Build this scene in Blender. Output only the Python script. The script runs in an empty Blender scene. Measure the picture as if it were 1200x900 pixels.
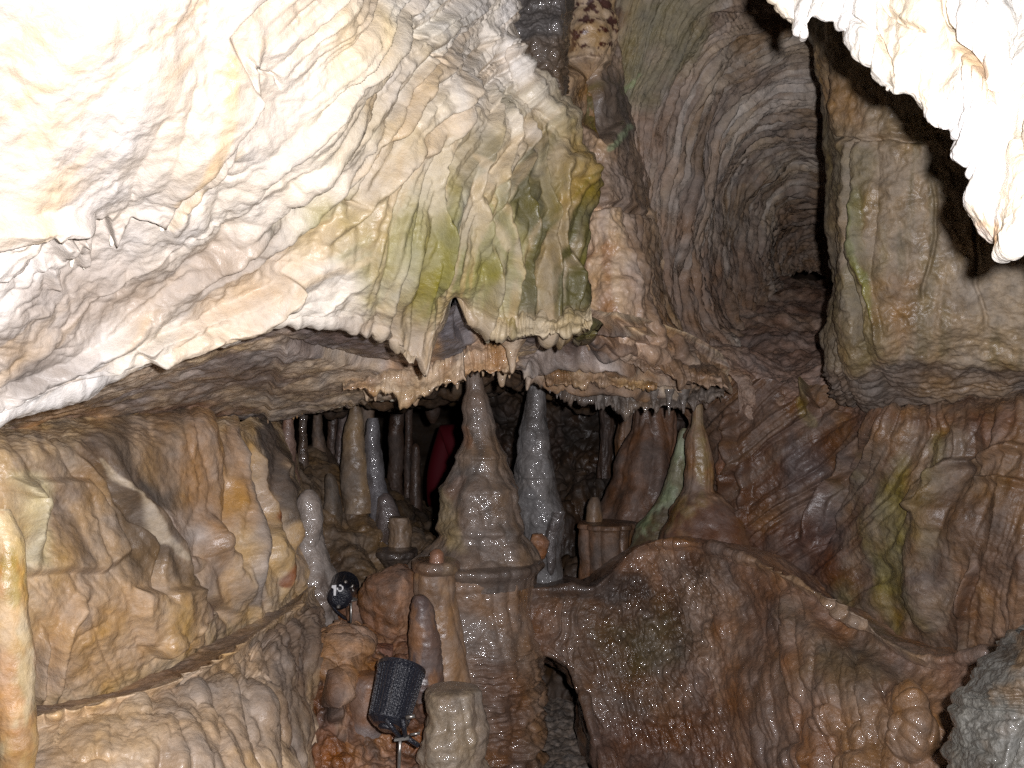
import bpy, math, random
import numpy as np
from mathutils import Vector, Matrix

random.seed(7)
rng = np.random.RandomState(11)
sc = bpy.context.scene
COL = sc.collection
F = 1150.0            # focal length in pixels of the 1200 px wide photograph
HZ = 1.31             # camera height above the gravel path
CAM = np.array([0.0, 0.0, HZ])

# ------------------------------------------------------------------ maths
def W(px, py, d):
    return np.array([(px - 600.0) / F * d, d, HZ + (450.0 - py) / F * d])

_perm = np.arange(256); rng.shuffle(_perm)
_perm = np.concatenate([_perm, _perm, _perm])
_grad = rng.normal(size=(256, 3)); _grad /= np.linalg.norm(_grad, axis=1)[:, None]
_rnd = rng.rand(256, 4)

_perm32 = _perm.astype(np.int32); _g32 = _grad.astype(np.float32)
def perlin(P, seed=0):
    sh = P.shape[:-1]
    P = (P.reshape(-1, 3) + np.array([seed * 17.13, seed * 5.71, seed * 9.37]))
    fl = np.floor(P); f = (P - fl).astype(np.float32); i = fl.astype(np.int32) & 255
    fx, fy, fz = f[:, 0].copy(), f[:, 1].copy(), f[:, 2].copy()
    ix, iy, iz = i[:, 0].copy(), i[:, 1].copy(), i[:, 2].copy()
    wx = fx * fx * fx * (fx * (fx * 6 - 15) + 10); wy = fy * fy * fy * (fy * (fy * 6 - 15) + 10); wz = fz * fz * fz * (fz * (fz * 6 - 15) + 10)
    out = np.zeros(len(P), np.float32)
    for dx in (0, 1):
        hx = _perm32[ix + dx]; ax = wx if dx else 1 - wx; gx = fx - dx
        for dy in (0, 1):
            hy = _perm32[hx + iy + dy]; axy = ax * (wy if dy else 1 - wy); gy = fy - dy
            for dz in (0, 1):
                g = _g32[_perm32[hy + iz + dz]]
                out += axy * (wz if dz else 1 - wz) * (g[:, 0] * gx + g[:, 1] * gy + g[:, 2] * (fz - dz))
    return (out * 1.6).astype(np.float64).reshape(sh)

def fbm(P, freq=1.0, octs=4, gain=0.5, seed=0):
    out = 0.0; a = 1.0
    for k in range(octs):
        out = out + a * perlin(P * freq, seed + k * 3)
        freq *= 2.03; a *= gain
    return out

def worley(P, seed=0):
    """F1, F2 and a per-cell random number"""
    P = P + seed * 7.31
    i = np.floor(P).astype(np.int64); f = P - i
    f1 = np.full(P.shape[:-1], 9.0); f2 = f1.copy(); cid = np.zeros(P.shape[:-1])
    for dx in (-1, 0, 1):
        for dy in (-1, 0, 1):
            for dz in (-1, 0, 1):
                h = _perm[_perm[_perm[(i[..., 0] + dx) & 255] + ((i[..., 1] + dy) & 255)] + ((i[..., 2] + dz) & 255)]
                r = _rnd[h]
                d = np.sqrt((dx + r[..., 0] - f[..., 0]) ** 2 + (dy + r[..., 1] - f[..., 1]) ** 2 + (dz + r[..., 2] - f[..., 2]) ** 2)
                m = d < f1
                f2 = np.where(m, f1, np.minimum(f2, d))
                cid = np.where(m, r[..., 3], cid)
                f1 = np.where(m, d, f1)
    return f1, f2, cid

def sm(a, b, x):
    t = np.clip((x - a) / (b - a), 0, 1)
    return t * t * (3 - 2 * t)

def lin(c):
    c = np.array(c, float) / 255.0
    return np.where(c <= 0.04045, c / 12.92, ((c + 0.055) / 1.055) ** 2.4)

def catmull(A, n):
    """resample A (k, ...) to n rows with a Catmull-Rom spline"""
    k = A.shape[0]
    E = np.concatenate([2 * A[:1] - A[1:2], A, 2 * A[-1:] - A[-2:-1]], 0)
    x = np.linspace(0, k - 1, n); i = np.minimum(x.astype(int), k - 2); t = x - i
    t = t.reshape((-1,) + (1,) * (A.ndim - 1))
    p0, p1, p2, p3 = E[i], E[i + 1], E[i + 2], E[i + 3]
    return 0.5 * (2 * p1 + (p2 - p0) * t + (2 * p0 - 5 * p1 + 4 * p2 - p3) * t ** 2 + (3 * p1 - p0 - 3 * p2 + p3) * t ** 3)

def seg_dist(q, pts):
    pts = np.array(pts, float)
    best = np.full(q.shape[:-1], 1e9); tp = np.zeros(q.shape[:-1])
    L = np.r_[0, np.cumsum(np.linalg.norm(np.diff(pts, axis=0), axis=1))]
    for k in range(len(pts) - 1):
        a, b = pts[k], pts[k + 1]; ab = b - a
        t = np.clip(((q - a) @ ab) / (ab @ ab), 0, 1)
        d = np.linalg.norm(q - (a + t[..., None] * ab), axis=-1)
        m = d < best
        best = np.where(m, d, best)
        tp = np.where(m, (L[k] + t * (L[k + 1] - L[k])) / L[-1], tp)
    return best, tp

def poly_sd(q, pts):
    """signed distance to a closed outline, negative inside"""
    pts = list(pts)
    d, _ = seg_dist(q, pts + [pts[0]])
    inside = np.zeros(q.shape[:-1], bool)
    n = len(pts)
    for k in range(n):
        (x1, y1), (x2, y2) = pts[k], pts[(k + 1) % n]
        if y1 == y2: continue
        c = ((y1 > q[..., 1]) != (y2 > q[..., 1])) & (q[..., 0] < (x2 - x1) * (q[..., 1] - y1) / (y2 - y1) + x1)
        inside ^= c
    return np.where(inside, -d, d)

# ------------------------------------------------------------------ mesh output
def tag(o, label=None, cat=None, group=None, kind=None):
    if label: o['label'] = label
    if cat: o['category'] = cat
    if group: o['group'] = group
    if kind: o['kind'] = kind
    return o

def raw_mesh(name, V, faces, mat, C=None, parent=None, smooth=True, origin=None):
    """V (n,3) world coordinates, faces (m,4) or list of polygons"""
    V = np.asarray(V, np.float32)
    if origin is None:
        origin = np.array([V[:, 0].mean(), V[:, 1].mean(), V[:, 2].min()])
    if parent is not None:
        origin = np.array(parent.matrix_world.translation)
    V = V - np.asarray(origin, np.float32)
    me = bpy.data.meshes.new(name)
    if isinstance(faces, np.ndarray):
        m, k = faces.shape
        me.vertices.add(len(V)); me.vertices.foreach_set('co', V.ravel())
        me.loops.add(m * k); me.loops.foreach_set('vertex_index', faces.astype(np.int32).ravel())
        me.polygons.add(m)
        me.polygons.foreach_set('loop_start', np.arange(0, m * k, k, dtype=np.int32))
        me.polygons.foreach_set('loop_total', np.full(m, k, np.int32))
    else:
        me.from_pydata(V.tolist(), [], [list(f) for f in faces])
    me.update(calc_edges=True); me.validate()
    me.polygons.foreach_set('use_smooth', np.full(len(me.polygons), smooth))
    if C is not None:
        at = me.color_attributes.new('Col', 'FLOAT_COLOR', 'POINT')
        rgba = np.ones((len(V), 4), np.float32); rgba[:, :3] = np.clip(C, 0.002, 0.92)
        at.data.foreach_set('color', rgba.ravel())
    me.materials.append(mat)
    o = bpy.data.objects.new(name, me); COL.objects.link(o)
    if parent is not None:
        o.parent = parent
    else:
        o.location = Vector([float(x) for x in origin])
    bpy.context.view_layer.update()
    return o

def grid_faces(nv, nu, wrap=False):
    i = np.arange(nv * nu).reshape(nv, nu)
    if wrap: i = np.concatenate([i, i[:, :1]], 1)
    return np.stack([i[:-1, :-1], i[:-1, 1:], i[1:, 1:], i[1:, :-1]], -1).reshape(-1, 4)

class Sheet:
    """a piece of rock surface, lofted through control rows and then carved"""
    def __init__(s, rows, nu, nv, flip=False, left=0.0, right=0.0):
        A = np.array([[W(*p) for p in r] for r in rows])
        A = catmull(A, nv)
        A = catmull(A.transpose(1, 0, 2), nu).transpose(1, 0, 2)
        uu = np.linspace(0, 1, nu)
        # carry the rock on past the edge of the picture
        if right:
            t = (A[:, -1] - A[:, -12]).mean(0); t[2] = 0; t /= np.linalg.norm(t); k = np.linspace(0, 1, 46)[1:]
            A = np.concatenate([A, A[:, -1:] + k[None, :, None] * t * right], 1); uu = np.r_[uu, 1 + k * .01]
        if left:
            t = (A[:, 0] - A[:, 11]).mean(0); t[2] = 0; t /= np.linalg.norm(t); k = np.linspace(1, 0, 46)[:-1]
            A = np.concatenate([A[:, :1] + k[None, :, None] * t * left, A], 1); uu = np.r_[-k * .01, uu]
        nu = A.shape[1]
        s.P = A; s.nu, s.nv = nu, nv
        s.u, s.v = np.meshgrid(uu, np.linspace(0, 1, nv))
        s.flip = flip
        s.q = s.project()
        du = np.linalg.norm(np.diff(A, axis=1), axis=2).mean(0)
        dv = np.linalg.norm(np.diff(A, axis=0), axis=2).mean(1)
        s.s, s.t = np.meshgrid(np.r_[0, np.cumsum(du)], np.r_[0, np.cumsum(dv)])
        s.C = np.zeros(A.shape)
        s.B = A.copy()
        s.N = s.normals()
    def project(s):
        P = s.P
        return np.stack([600 + P[..., 0] / P[..., 1] * F, 450 - (P[..., 2] - HZ) / P[..., 1] * F], -1)
    def out(s, h, v=.62):
        """push outwards, level, the way the face below the rim looks"""
        n = s.N[int(v * s.nv)].copy(); n[:, 2] = 0
        k = np.ones(25) / 25.0
        for c in (0, 1): n[:, c] = np.convolve(np.pad(n[:, c], 12, mode='edge'), k, 'valid')
        n /= np.linalg.norm(n, axis=1)[:, None] + 1e-9
        s.P = s.P + n[None] * np.asarray(h)[..., None]; return s
    def normals(s):
        a = np.gradient(s.P, axis=1); b = np.gradient(s.P, axis=0)
        n = np.cross(a, b); n /= np.linalg.norm(n, axis=2)[..., None] + 1e-12
        c = s.nv // 2
        if ((CAM - s.P) * n).sum(2).mean() < 0: n = -n
        return -n if s.flip else n
    def disp(s, h):
        s.P = s.P + s.N * np.asarray(h)[..., None]; return s
    def st(s, fs, ft, seed=0):
        return np.stack([s.s * fs, s.t * ft, np.full(s.s.shape, seed * 3.7)], -1)
    def flutes(s, amp, fs, ft, warp=0.35, seed=0, mask=1.0, sharp=0.75):
        """rounded ribs along the flow with sharp creases between them"""
        w = perlin(s.st(fs * 0.5, ft * 2.2, seed + 5), seed) * warp
        n = perlin(s.st(fs, ft, seed) + np.stack([w * 1.6, w * 0.3, w * 0], -1), seed)
        h = np.minimum(np.abs(n) * 1.7, 1.0) ** sharp
        return s.disp((h - 0.5) * amp * mask * 0.55)
    def flow(s, amp, phi, al, fs, ft, warp=.5, seed=0, mask=1.0, sharp=.75, thin=False):
        """ribs along a chosen flow direction; phi runs across it and al along it (metres)"""
        z = np.full(phi.shape, seed * 3.7)
        w = perlin(np.stack([phi * fs * .45, al * ft * 1.8, z + 9], -1), seed + 1) * warp
        n = perlin(np.stack([phi * fs + w * 1.5, al * ft, z], -1), seed)
        h = np.minimum(np.abs(n) * 1.7, 1.0)
        h = (1 - h) ** 3 if thin else h ** sharp - .5
        return s.disp(h * amp * mask)
    def rough(s, amp, freq, octs=4, seed=0, mask=1.0, gain=0.5):
        s.disp(fbm(s.B, freq, octs, gain, seed) * amp * mask * (1.0 if freq < 8 else 0.6))
        if freq < 7: s.N = s.normals()
        return s
    def lumps(s, amp, fs, ft, seed=0, mask=1.0, r=0.75):
        f1, f2, cid = worley(s.st(fs, ft, seed), seed)
        h = np.sqrt(np.clip(1 - (f1 / r) ** 2, 0, 1)) * (0.55 + 0.45 * cid)
        return s.disp(h * amp * mask * 0.6)
    def stroke(s, pts, w, h, wob=0.0, taper=True, power=2.0, seed=0):
        q = s.q
        if wob: 
            q = q + np.stack([perlin(s.B * 9, seed + 21), perlin(s.B * 9, seed + 22)], -1) * wob
        d, t = seg_dist(q, pts)
        k = np.clip(1 - (d / w) ** 2, 0, 1) ** power
        if taper: k = k * np.clip(np.minimum(t, 1 - t) * 6 + 0.15, 0, 1)
        return s.disp(k * h)
    def step(s, outline, h, soft=6.0, jag=0.0, jf=14.0, seed=0):
        """raise everything inside an outline, leaving a ledge along its edge"""
        sd = poly_sd(s.q, outline)
        if jag:
            n = np.abs(perlin(s.st(jf, jf * 0.12, seed), seed)) * 2 - 0.35
            sd = sd + n * jag + perlin(s.B * 22, seed + 2) * jag * 0.35
        return s.disp(sm(soft * 0.5, -soft, sd) * h)
    # --- pigment of the stone itself
    def base(s, *cols, freq=2.5, seed=0, stretch=(1, 1)):
        s.C[:] = lin(cols[0])
        for k, c in enumerate(cols[1:]):
            n = fbm(s.st(freq * stretch[0], freq * stretch[1], seed + k * 2) + s.B * 0.5, 1.0, 5, 0.55, seed + 40 + k * 7)
            s.tint(c, sm(-0.02, 0.42, n))
        return s
    def tint(s, c, m):
        m = np.clip(np.asarray(m), 0, 1)[..., None]
        s.C = s.C * (1 - m) + lin(c) * m; return s
    def patch(s, outline, c, soft=30, wob=25, amt=1.0, freq=5, seed=0, streak=None):
        sd = poly_sd(s.q, outline)
        n = fbm(s.B, freq, 4, 0.55, seed + 60)
        if streak: n = n + 1.2 * perlin(s.st(streak[0], streak[1], seed), seed + 3)
        return s.tint(c, sm(soft, -soft, sd + n * wob) * amt)
    def streaks(s, c, phi, al, fs, ft, amt=.6, seed=0, mask=1.0, lo=.05, hi=.4):
        z = np.full(phi.shape, seed * 2.3)
        n = fbm(np.stack([phi * fs + .25 * perlin(s.B * 4, seed), al * ft, z], -1), 1.0, 4, .6, seed + 11)
        return s.tint(c, sm(lo, hi, n) * amt * mask)
    def vein(s, pts, w, c, wob=6, amt=1.0, seed=0):
        q = s.q + np.stack([fbm(s.B, 7, 3, 0.5, seed + 21), fbm(s.B, 7, 3, 0.5, seed + 22)], -1) * wob
        d, t = seg_dist(q, pts)
        return s.tint(c, sm(w, w * 0.35, d) * amt)
    def build(s, name, mat, label=None, cat=None, group=None, kind=None, parent=None):
        o = raw_mesh(name, s.P.reshape(-1, 3), grid_faces(s.nv, s.nu), mat, s.C.reshape(-1, 3), parent)
        return tag(o, label, cat, group, kind)

def spindle(name, prof, d, mat, cols, label=None, cat=None, group=None, nu=72, nv=110, rough=0.05, rings=0.0,
            ringf=9.0, flute=0.0, flutef=8, seed=0, parent=None, deep=1.0, lumps=0.0, lumpf=9, stains=(), kind=None, hook=None, cap=False):
    """a stalagmite, stalactite or column turned round its own axis.
    prof: (y, centre x, half width[, depth]) from top to bottom"""
    A = np.array([[p[0], p[1], p[2], p[3] if len(p) > 3 else d] for p in prof], float)
    if cap:
        A = np.concatenate([[[A[0, 0] - 0.6, A[0, 1], A[0, 2] * 0.02, A[0, 3]], [A[0, 0] - 0.5, A[0, 1], A[0, 2] * 0.7, A[0, 3]]], A], 0)
    R = catmull(A, nv)
    wz = np.stack([R[:, 0] / np.maximum(np.median(R[:, 2]), 2.5) * .35, np.full(nv, seed * 1.9), np.zeros(nv)], -1)
    R[:, 1] += perlin(wz, 5) * R[:, 2] * .16
    cx = (R[:, 1] - 600) / F * R[:, 3]; cz = HZ + (450 - R[:, 0]) / F * R[:, 3]; r = np.maximum(R[:, 2], 0.15) / F * R[:, 3]
    th = np.linspace(0, 2 * np.pi, nu, endpoint=False)
    dirs = np.stack([np.cos(th), np.sin(th) * deep], -1)
    base = np.stack([cx[:, None] + r[:, None] * dirs[None, :, 0], R[:, 3][:, None] + r[:, None] * dirs[None, :, 1], np.repeat(cz[:, None], nu, 1)], -1)
    rm = np.median(r)
    S = base / max(rm, 0.004)
    h = fbm(S, 0.55, 4, 0.5, seed) * rough
    if rings:
        zz = S[..., 2] * ringf / 9.0 + 0.5 * perlin(S * 0.5, seed + 4)
        h = h + rings * np.abs(np.sin(zz * 1.6)) ** 0.7
    if flute:
        P2 = np.stack([np.cos(th) * flutef / 6.28, np.sin(th) * flutef / 6.28], -1)
        P3 = np.concatenate([np.repeat(P2[None], nv, 0), S[..., 2:3] * 0.18], -1)
        h = h + flute * (np.minimum(np.abs(perlin(P3, seed + 9)) * 1.8, 1) ** 0.7 - 0.4)
    if lumps:
        f1, f2, cid = worley(S * lumpf / 9.0 * np.array([1, 1, 0.75]), seed)
        h = h + lumps * np.sqrt(np.clip(1 - (f1 / 0.75) ** 2, 0, 1)) * (0.5 + 0.5 * cid)
    h = h - h.mean()
    rr = np.minimum(r, rm * 1.6)[:, None] * h
    P = base.copy()
    P[..., 0] += rr * dirs[None, :, 0]; P[..., 1] += rr * dirs[None, :, 1]
    if hook: P = hook(P, S, th, R)
    q = np.stack([600 + P[..., 0] / P[..., 1] * F, 450 - (P[..., 2] - HZ) / P[..., 1] * F], -1)
    C = np.zeros(P.shape); C[:] = lin(cols[0])
    for k, c in enumerate(cols[1:]):
        n = fbm(S * np.array([1, 1, 0.45]), 0.5, 4, 0.55, seed + 30 + 5 * k)
        m = sm(-0.05, 0.4, n)[..., None]
        C = C * (1 - m) + lin(c) * m
    for pts, w, c, amt in stains:
        dd, _ = seg_dist(q + fbm(S, 0.8, 3, 0.5, seed + 2)[..., None] * w * 0.6, pts)
        m = (sm(w, w * 0.3, dd) * amt)[..., None]
        C = C * (1 - m) + lin(c) * m
    V = P.reshape(-1, 3)
    return tag(raw_mesh(name, V, grid_faces(nv, nu, True), mat, C.reshape(-1, 3), parent,
                        origin=(cx[-1], R[-1, 3], cz[-1])), label, cat, group, kind)

# ------------------------------------------------------------------ materials
def rock_mat(name, rough=0.5, coat=0.3, bump=0.6, scale=1.0, spread=0.28, coat_rough=0.18, grain=0.5, spec=0.5, speck=None, wet=0.06):
    m = bpy.data.materials.new(name); m.use_nodes = True
    nt = m.node_tree; N = nt.nodes; L = nt.links
    bs = N['Principled BSDF']
    tc = N.new('ShaderNodeNewGeometry')
    at = N.new('ShaderNodeAttribute'); at.attribute_name = 'Col'
    def noise(sc_, det, rg=0.6):
        n = N.new('ShaderNodeTexNoise'); n.inputs['Scale'].default_value = sc_; n.inputs['Detail'].default_value = det
        n.inputs['Roughness'].default_value = rg; L.new(tc.outputs['Position'], n.inputs['Vector']); return n
    n1 = noise(26 * scale, 8, 0.65); n2 = noise(120 * scale, 5); n3 = noise(9 * scale, 4); n4 = noise(320 * scale, 3)
    mr = N.new('ShaderNodeMapRange'); mr.inputs['From Min'].default_value = 0.3; mr.inputs['From Max'].default_value = 0.7
    mr.inputs['To Min'].default_value = 1 - spread; mr.inputs['To Max'].default_value = 1 + spread
    mg = N.new('ShaderNodeMath'); mg.operation = 'MULTIPLY_ADD'; mg.inputs[1].default_value = .45; mg.inputs[2].default_value = -.225
    L.new(n2.outputs['Fac'], mg.inputs[0])
    ma = N.new('ShaderNodeMath'); ma.operation = 'ADD'
    L.new(n1.outputs['Fac'], ma.inputs[0]); L.new(mg.outputs[0], ma.inputs[1])
    L.new(ma.outputs[0], mr.inputs['Value'])
    mul = N.new('ShaderNodeVectorMath'); mul.operation = 'SCALE'
    L.new(at.outputs['Color'], mul.inputs[0]); L.new(mr.outputs[0], mul.inputs['Scale'])
    # slow drift of hue between warm and cool mineral
    hs = N.new('ShaderNodeHueSaturation')
    mh = N.new('ShaderNodeMapRange'); mh.inputs['From Min'].default_value = 0.3; mh.inputs['From Max'].default_value = 0.7
    mh.inputs['To Min'].default_value = 0.62; mh.inputs['To Max'].default_value = 1.12
    L.new(n3.outputs['Fac'], mh.inputs['Value']); L.new(mh.outputs[0], hs.inputs['Saturation'])
    L.new(mul.outputs[0], hs.inputs['Color'])
    out_col = hs.outputs['Color']
    if speck:
        cr = N.new('ShaderNodeMapRange'); cr.inputs['From Min'].default_value = 0.60; cr.inputs['From Max'].default_value = 0.70
        L.new(n2.outputs['Fac'], cr.inputs['Value'])
        mx = N.new('ShaderNodeMix'); mx.data_type = 'RGBA'
        L.new(cr.outputs[0], mx.inputs['Factor']); L.new(out_col, mx.inputs['A'])
        mx.inputs['B'].default_value = (*lin(speck), 1); out_col = mx.outputs['Result']
    L.new(out_col, bs.inputs['Base Color'])
    rr = N.new('ShaderNodeMapRange'); rr.inputs['From Min'].default_value = 0.35; rr.inputs['From Max'].default_value = 0.65
    rr.inputs['To Min'].default_value = max(rough - 0.18, 0.08); rr.inputs['To Max'].default_value = min(rough + 0.2, 1)
    rs = N.new('ShaderNodeMath'); rs.operation = 'MULTIPLY_ADD'; rs.inputs[1].default_value = -1.0; rs.inputs[2].default_value = 1.0
    L.new(n3.outputs['Fac'], rs.inputs[0]); L.new(rs.outputs[0], rr.inputs['Value']); L.new(rr.outputs[0], bs.inputs['Roughness'])
    bs.inputs['Specular IOR Level'].default_value = spec
    # film of water, in patches
    cw = N.new('ShaderNodeMapRange'); cw.inputs['From Min'].default_value = 0.47; cw.inputs['From Max'].default_value = 0.58
    cw.inputs['To Min'].default_value = coat * wet; cw.inputs['To Max'].default_value = coat
    L.new(n3.outputs['Fac'], cw.inputs['Value']); L.new(cw.outputs[0], bs.inputs['Coat Weight'])
    bs.inputs['Coat Roughness'].default_value = coat_rough
    # fine relief
    a = N.new('ShaderNodeMath'); a.operation = 'MULTIPLY'; a.inputs[1].default_value = grain
    L.new(n2.outputs['Fac'], a.inputs[0])
    b = N.new('ShaderNodeMath'); b.operation = 'MULTIPLY_ADD'; b.inputs[1].default_value = grain * 0.35
    L.new(n4.outputs['Fac'], b.inputs[0]); L.new(a.outputs[0], b.inputs[2])
    c = N.new('ShaderNodeMath'); c.operation = 'MULTIPLY_ADD'; c.inputs[1].default_value = 1.3
    L.new(n1.outputs['Fac'], c.inputs[0]); L.new(b.outputs[0], c.inputs[2])
    bp = N.new('ShaderNodeBump'); bp.inputs['Strength'].default_value = bump; bp.inputs['Distance'].default_value = 0.006 / scale
    L.new(c.outputs[0], bp.inputs['Height']); L.new(bp.outputs[0], bs.inputs['Normal'])
    bp2 = N.new('ShaderNodeBump'); bp2.inputs['Strength'].default_value = bump * 0.7; bp2.inputs['Distance'].default_value = 0.006 / scale
    cc = N.new('ShaderNodeMath'); cc.operation = 'MULTIPLY_ADD'; cc.inputs[1].default_value = .24
    L.new(n2.outputs['Fac'], cc.inputs[0]); L.new(n1.outputs['Fac'], cc.inputs[2]); L.new(cc.outputs[0], bp2.inputs['Height']); L.new(bp2.outputs[0], bs.inputs['Coat Normal'])
    return m

def plain_mat(name, col, rough=0.5, metal=0.0, var=0.15, scale=60, bump=0.1, coat=0.0):
    m = bpy.data.materials.new(name); m.use_nodes = True
    nt = m.node_tree; N = nt.nodes; L = nt.links; bs = N['Principled BSDF']
    tc = N.new('ShaderNodeNewGeometry')
    n = N.new('ShaderNodeTexNoise'); n.inputs['Scale'].default_value = scale; n.inputs['Detail'].default_value = 6
    L.new(tc.outputs['Position'], n.inputs['Vector'])
    mr = N.new('ShaderNodeMapRange'); mr.inputs['To Min'].default_value = 1 - 2 * var; mr.inputs['To Max'].default_value = 1 + 2 * var
    L.new(n.outputs['Fac'], mr.inputs['Value'])
    mul = N.new('ShaderNodeVectorMath'); mul.operation = 'SCALE'; mul.inputs[0].default_value = lin(col)
    L.new(mr.outputs[0], mul.inputs['Scale']); L.new(mul.outputs[0], bs.inputs['Base Color'])
    bs.inputs['Roughness'].default_value = rough; bs.inputs['Metallic'].default_value = metal
    bs.inputs['Coat Weight'].default_value = coat
    bp = N.new('ShaderNodeBump'); bp.inputs['Strength'].default_value = bump; bp.inputs['Distance'].default_value = 0.003
    L.new(n.outputs['Fac'], bp.inputs['Height']); L.new(bp.outputs[0], bs.inputs['Normal'])
    return m

M_PALE = rock_mat('pale_calcite', rough=0.55, coat=0.25, bump=0.55, spread=0.10)
M_TAN = rock_mat('tan_flowstone', rough=0.45, coat=0.45, bump=0.6, spread=0.2)
M_BROWN = rock_mat('brown_flowstone', rough=0.5, coat=0.35, bump=0.75, spread=0.3)
M_WET = rock_mat('wet_flowstone', rough=0.35, coat=0.9, bump=0.8, spread=0.25, coat_rough=0.06, wet=.65)
M_DULL = rock_mat('dull_limestone', rough=0.7, coat=0.12, bump=0.9, spread=0.25)
M_CLAY = rock_mat('cave_clay', rough=0.5, coat=0.4, bump=1.0, spread=0.35)
M_GRAVEL = rock_mat('path_gravel', rough=0.8, coat=0.05, bump=1.0, spread=0.5, scale=2.2, speck=(150, 150, 150))

def curtain(name, top, bot, d, teeth, tf, mat, cols, label, seed, nu=260, nv=110, bulge=.03):
    """a short hanging sheet of flowstone with a toothed lower edge"""
    top = np.array(top, float); bot = np.array(bot, float); n = len(top)
    rows = []
    for k, dd in ((-.5, .16), (0, .05), (.3, -.005), (.7, -bulge * .6), (.95, -bulge), (1.0, -bulge + .008), (.92, .03), (.5, .09)):
        rows.append([(t[0] + (b[0] - t[0]) * k, t[1] + (b[1] - t[1]) * k, d + dd) for t, b in zip(top, bot)])
    S = Sheet(rows, nu, nv)
    S.base(*cols, freq=9, seed=seed)
    S.rough(.02, 8, 3, seed=seed)
    S.flutes(.03, tf * .8, 3, warp=.5, seed=seed + 1)
    S.flutes(.014, tf * 2, 5, warp=.5, seed=seed + 2)
    S.rough(.008, 30, 4, seed=seed + 3)
    w = np.exp(-((S.v - .71) / .17) ** 2)
    t = np.clip(perlin(S.st(tf, 0, seed), 3) + .1, 0, 1) ** 1.3 + .45 * np.clip(perlin(S.st(tf * 2.6, 0, seed), 6), 0, 1)
    S.P[..., 2] -= t * w * teeth
    return S.build(name, mat, label, 'flowstone')
FLASH=205
# ================================================================== 1. pale canopy, upper left
S = Sheet([
 [(-170,-150,.98),(60,-150,1.05),(200,-150,1.12),(330,-150,1.24),(430,-150,1.42),(510,-150,1.62),(560,-140,1.85),(590,-140,2.0),(612,-120,2.15),(620,-100,2.4),(600,-80,3.0)],
 [(-170,20,1.05),(40,40,1.12),(180,30,1.20),(305,25,1.30),(405,20,1.44),(488,15,1.60),(540,12,1.78),(570,25,1.98),(590,40,2.06),(607,50,2.17),(575,60,2.7)],
 [(-170,170,1.14),(15,180,1.22),(140,180,1.30),(265,160,1.38),(365,145,1.50),(452,130,1.66),(523,125,1.82),(575,135,1.98),(620,140,2.08),(664,150,2.20),(640,160,2.7)],
 [(-170,300,1.22),(-15,310,1.30),(100,300,1.40),(218,282,1.48),(318,255,1.60),(418,228,1.74),(503,220,1.88),(570,230,2.00),(630,235,2.10),(690,228,2.26),(665,235,2.75)],
 [(-170,410,1.27),(-30,410,1.36),(75,390,1.46),(185,362,1.56),(292,335,1.66),(400,310,1.79),(493,320,1.92),(563,315,2.02),(630,310,2.12),(684,305,2.28),(660,310,2.75)],
 [(-170,505,1.29),(-40,490,1.40),(80,450,1.52),(195,418,1.63),(300,385,1.74),(405,365,1.85),(485,385,1.98),(556,362,2.07),(632,368,2.16),(688,372,2.28),(665,380,2.75)],
 [(-170,560,1.31),(-30,520,1.42),(95,470,1.54),(212,426,1.66),(328,393,1.77),(418,382,1.88),(492,408,2.00),(558,380,2.09),(636,386,2.18),(690,386,2.30),(670,392,2.75)],
 [(-170,558,1.36),(-25,516,1.48),(98,466,1.60),(213,422,1.72),(329,389,1.83),(419,378,1.94),(492,400,2.07),(557,373,2.15),(636,380,2.24),(687,380,2.38),(668,386,2.8)],
], 620, 520, left=1.3)
P0 = S.P.copy()
S.base((220,208,190),(206,188,164),(226,219,210), freq=2.2, seed=3, stretch=(1,.5))
S.rough(.045, 2.6, 3, seed=1)
q = S.q
leftness = sm(420, 150, q[...,0])
# upper smooth curtain ends in a hanging lip over the granular ceiling below it
up = [(-300,-300),(330,-300),(345,-60),(268,40),(285,105),(252,160),(215,205),(192,268),(178,252),(158,250),(137,288),(124,250),(100,240),(62,246),(55,262),(40,247),(-10,262),(-30,300),(-300,330)]
S.step(up, .035, soft=6, jag=2.5, seed=4)
S.step([(-300,200),(0,228),(70,228),(110,240),(95,285),(80,270),(66,300),(50,268),(20,315),(-20,322),(-300,330)], .03, soft=6, jag=3, seed=8)
S.step([(60,270),(110,280),(108,312),(98,318),(92,300),(72,312),(66,338),(58,340),(52,312),(40,320),(38,300)], .02, soft=4, jag=2, seed=9)
# flutes: fine folds sweeping down from upper right to lower left and turning vertical in the green part
mid = sm(300, 460, q[...,0] + 0.35*q[...,1])
K = 1.7/F
gy = np.where(q[...,1] < 120, q[...,1]*.95, 114 + 120*np.tanh((np.maximum(q[...,1],120)-120)/125.0))
phiR = (q[...,0] + gy)*K; phiL = (q[...,0]*.62 + q[...,1]*.82)*K
alR = q[...,1]*K*1.2; alL = (q[...,1]*.62 - q[...,0]*.82)*K
mR = sm(-60, 60, q[...,0] - (330 + .30*q[...,1]))
mR=mR*(1-.75*sm(600,660,q[...,0])*sm(240,180,q[...,1]))
S.flow(.016, phiR, alR, 9, .5, warp=.3, seed=12, mask=mR)
S.flow(.030, phiR, alR, 25, .7, warp=.30, seed=2, mask=mR)
S.flow(.012, phiR, alR, 52, 1.6, warp=.4, seed=3, mask=mR)
S.flow(.008, phiR, alR, 24, 1.8, warp=.7, seed=5, mask=mR, thin=True)
S.lumps(.013, 30, 13, seed=18, mask=mR)
lowL = (1-mR)*sm(200, 300, q[...,1]+.25*q[...,0])
lipz=1-.75*sm(.66,.78,S.v)*sm(440,380,q[...,0])
lowL=lowL*lipz
S.flow(.012, phiL, alL, 13, .6, warp=.4, seed=6, mask=lowL, sharp=1.0)
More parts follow.
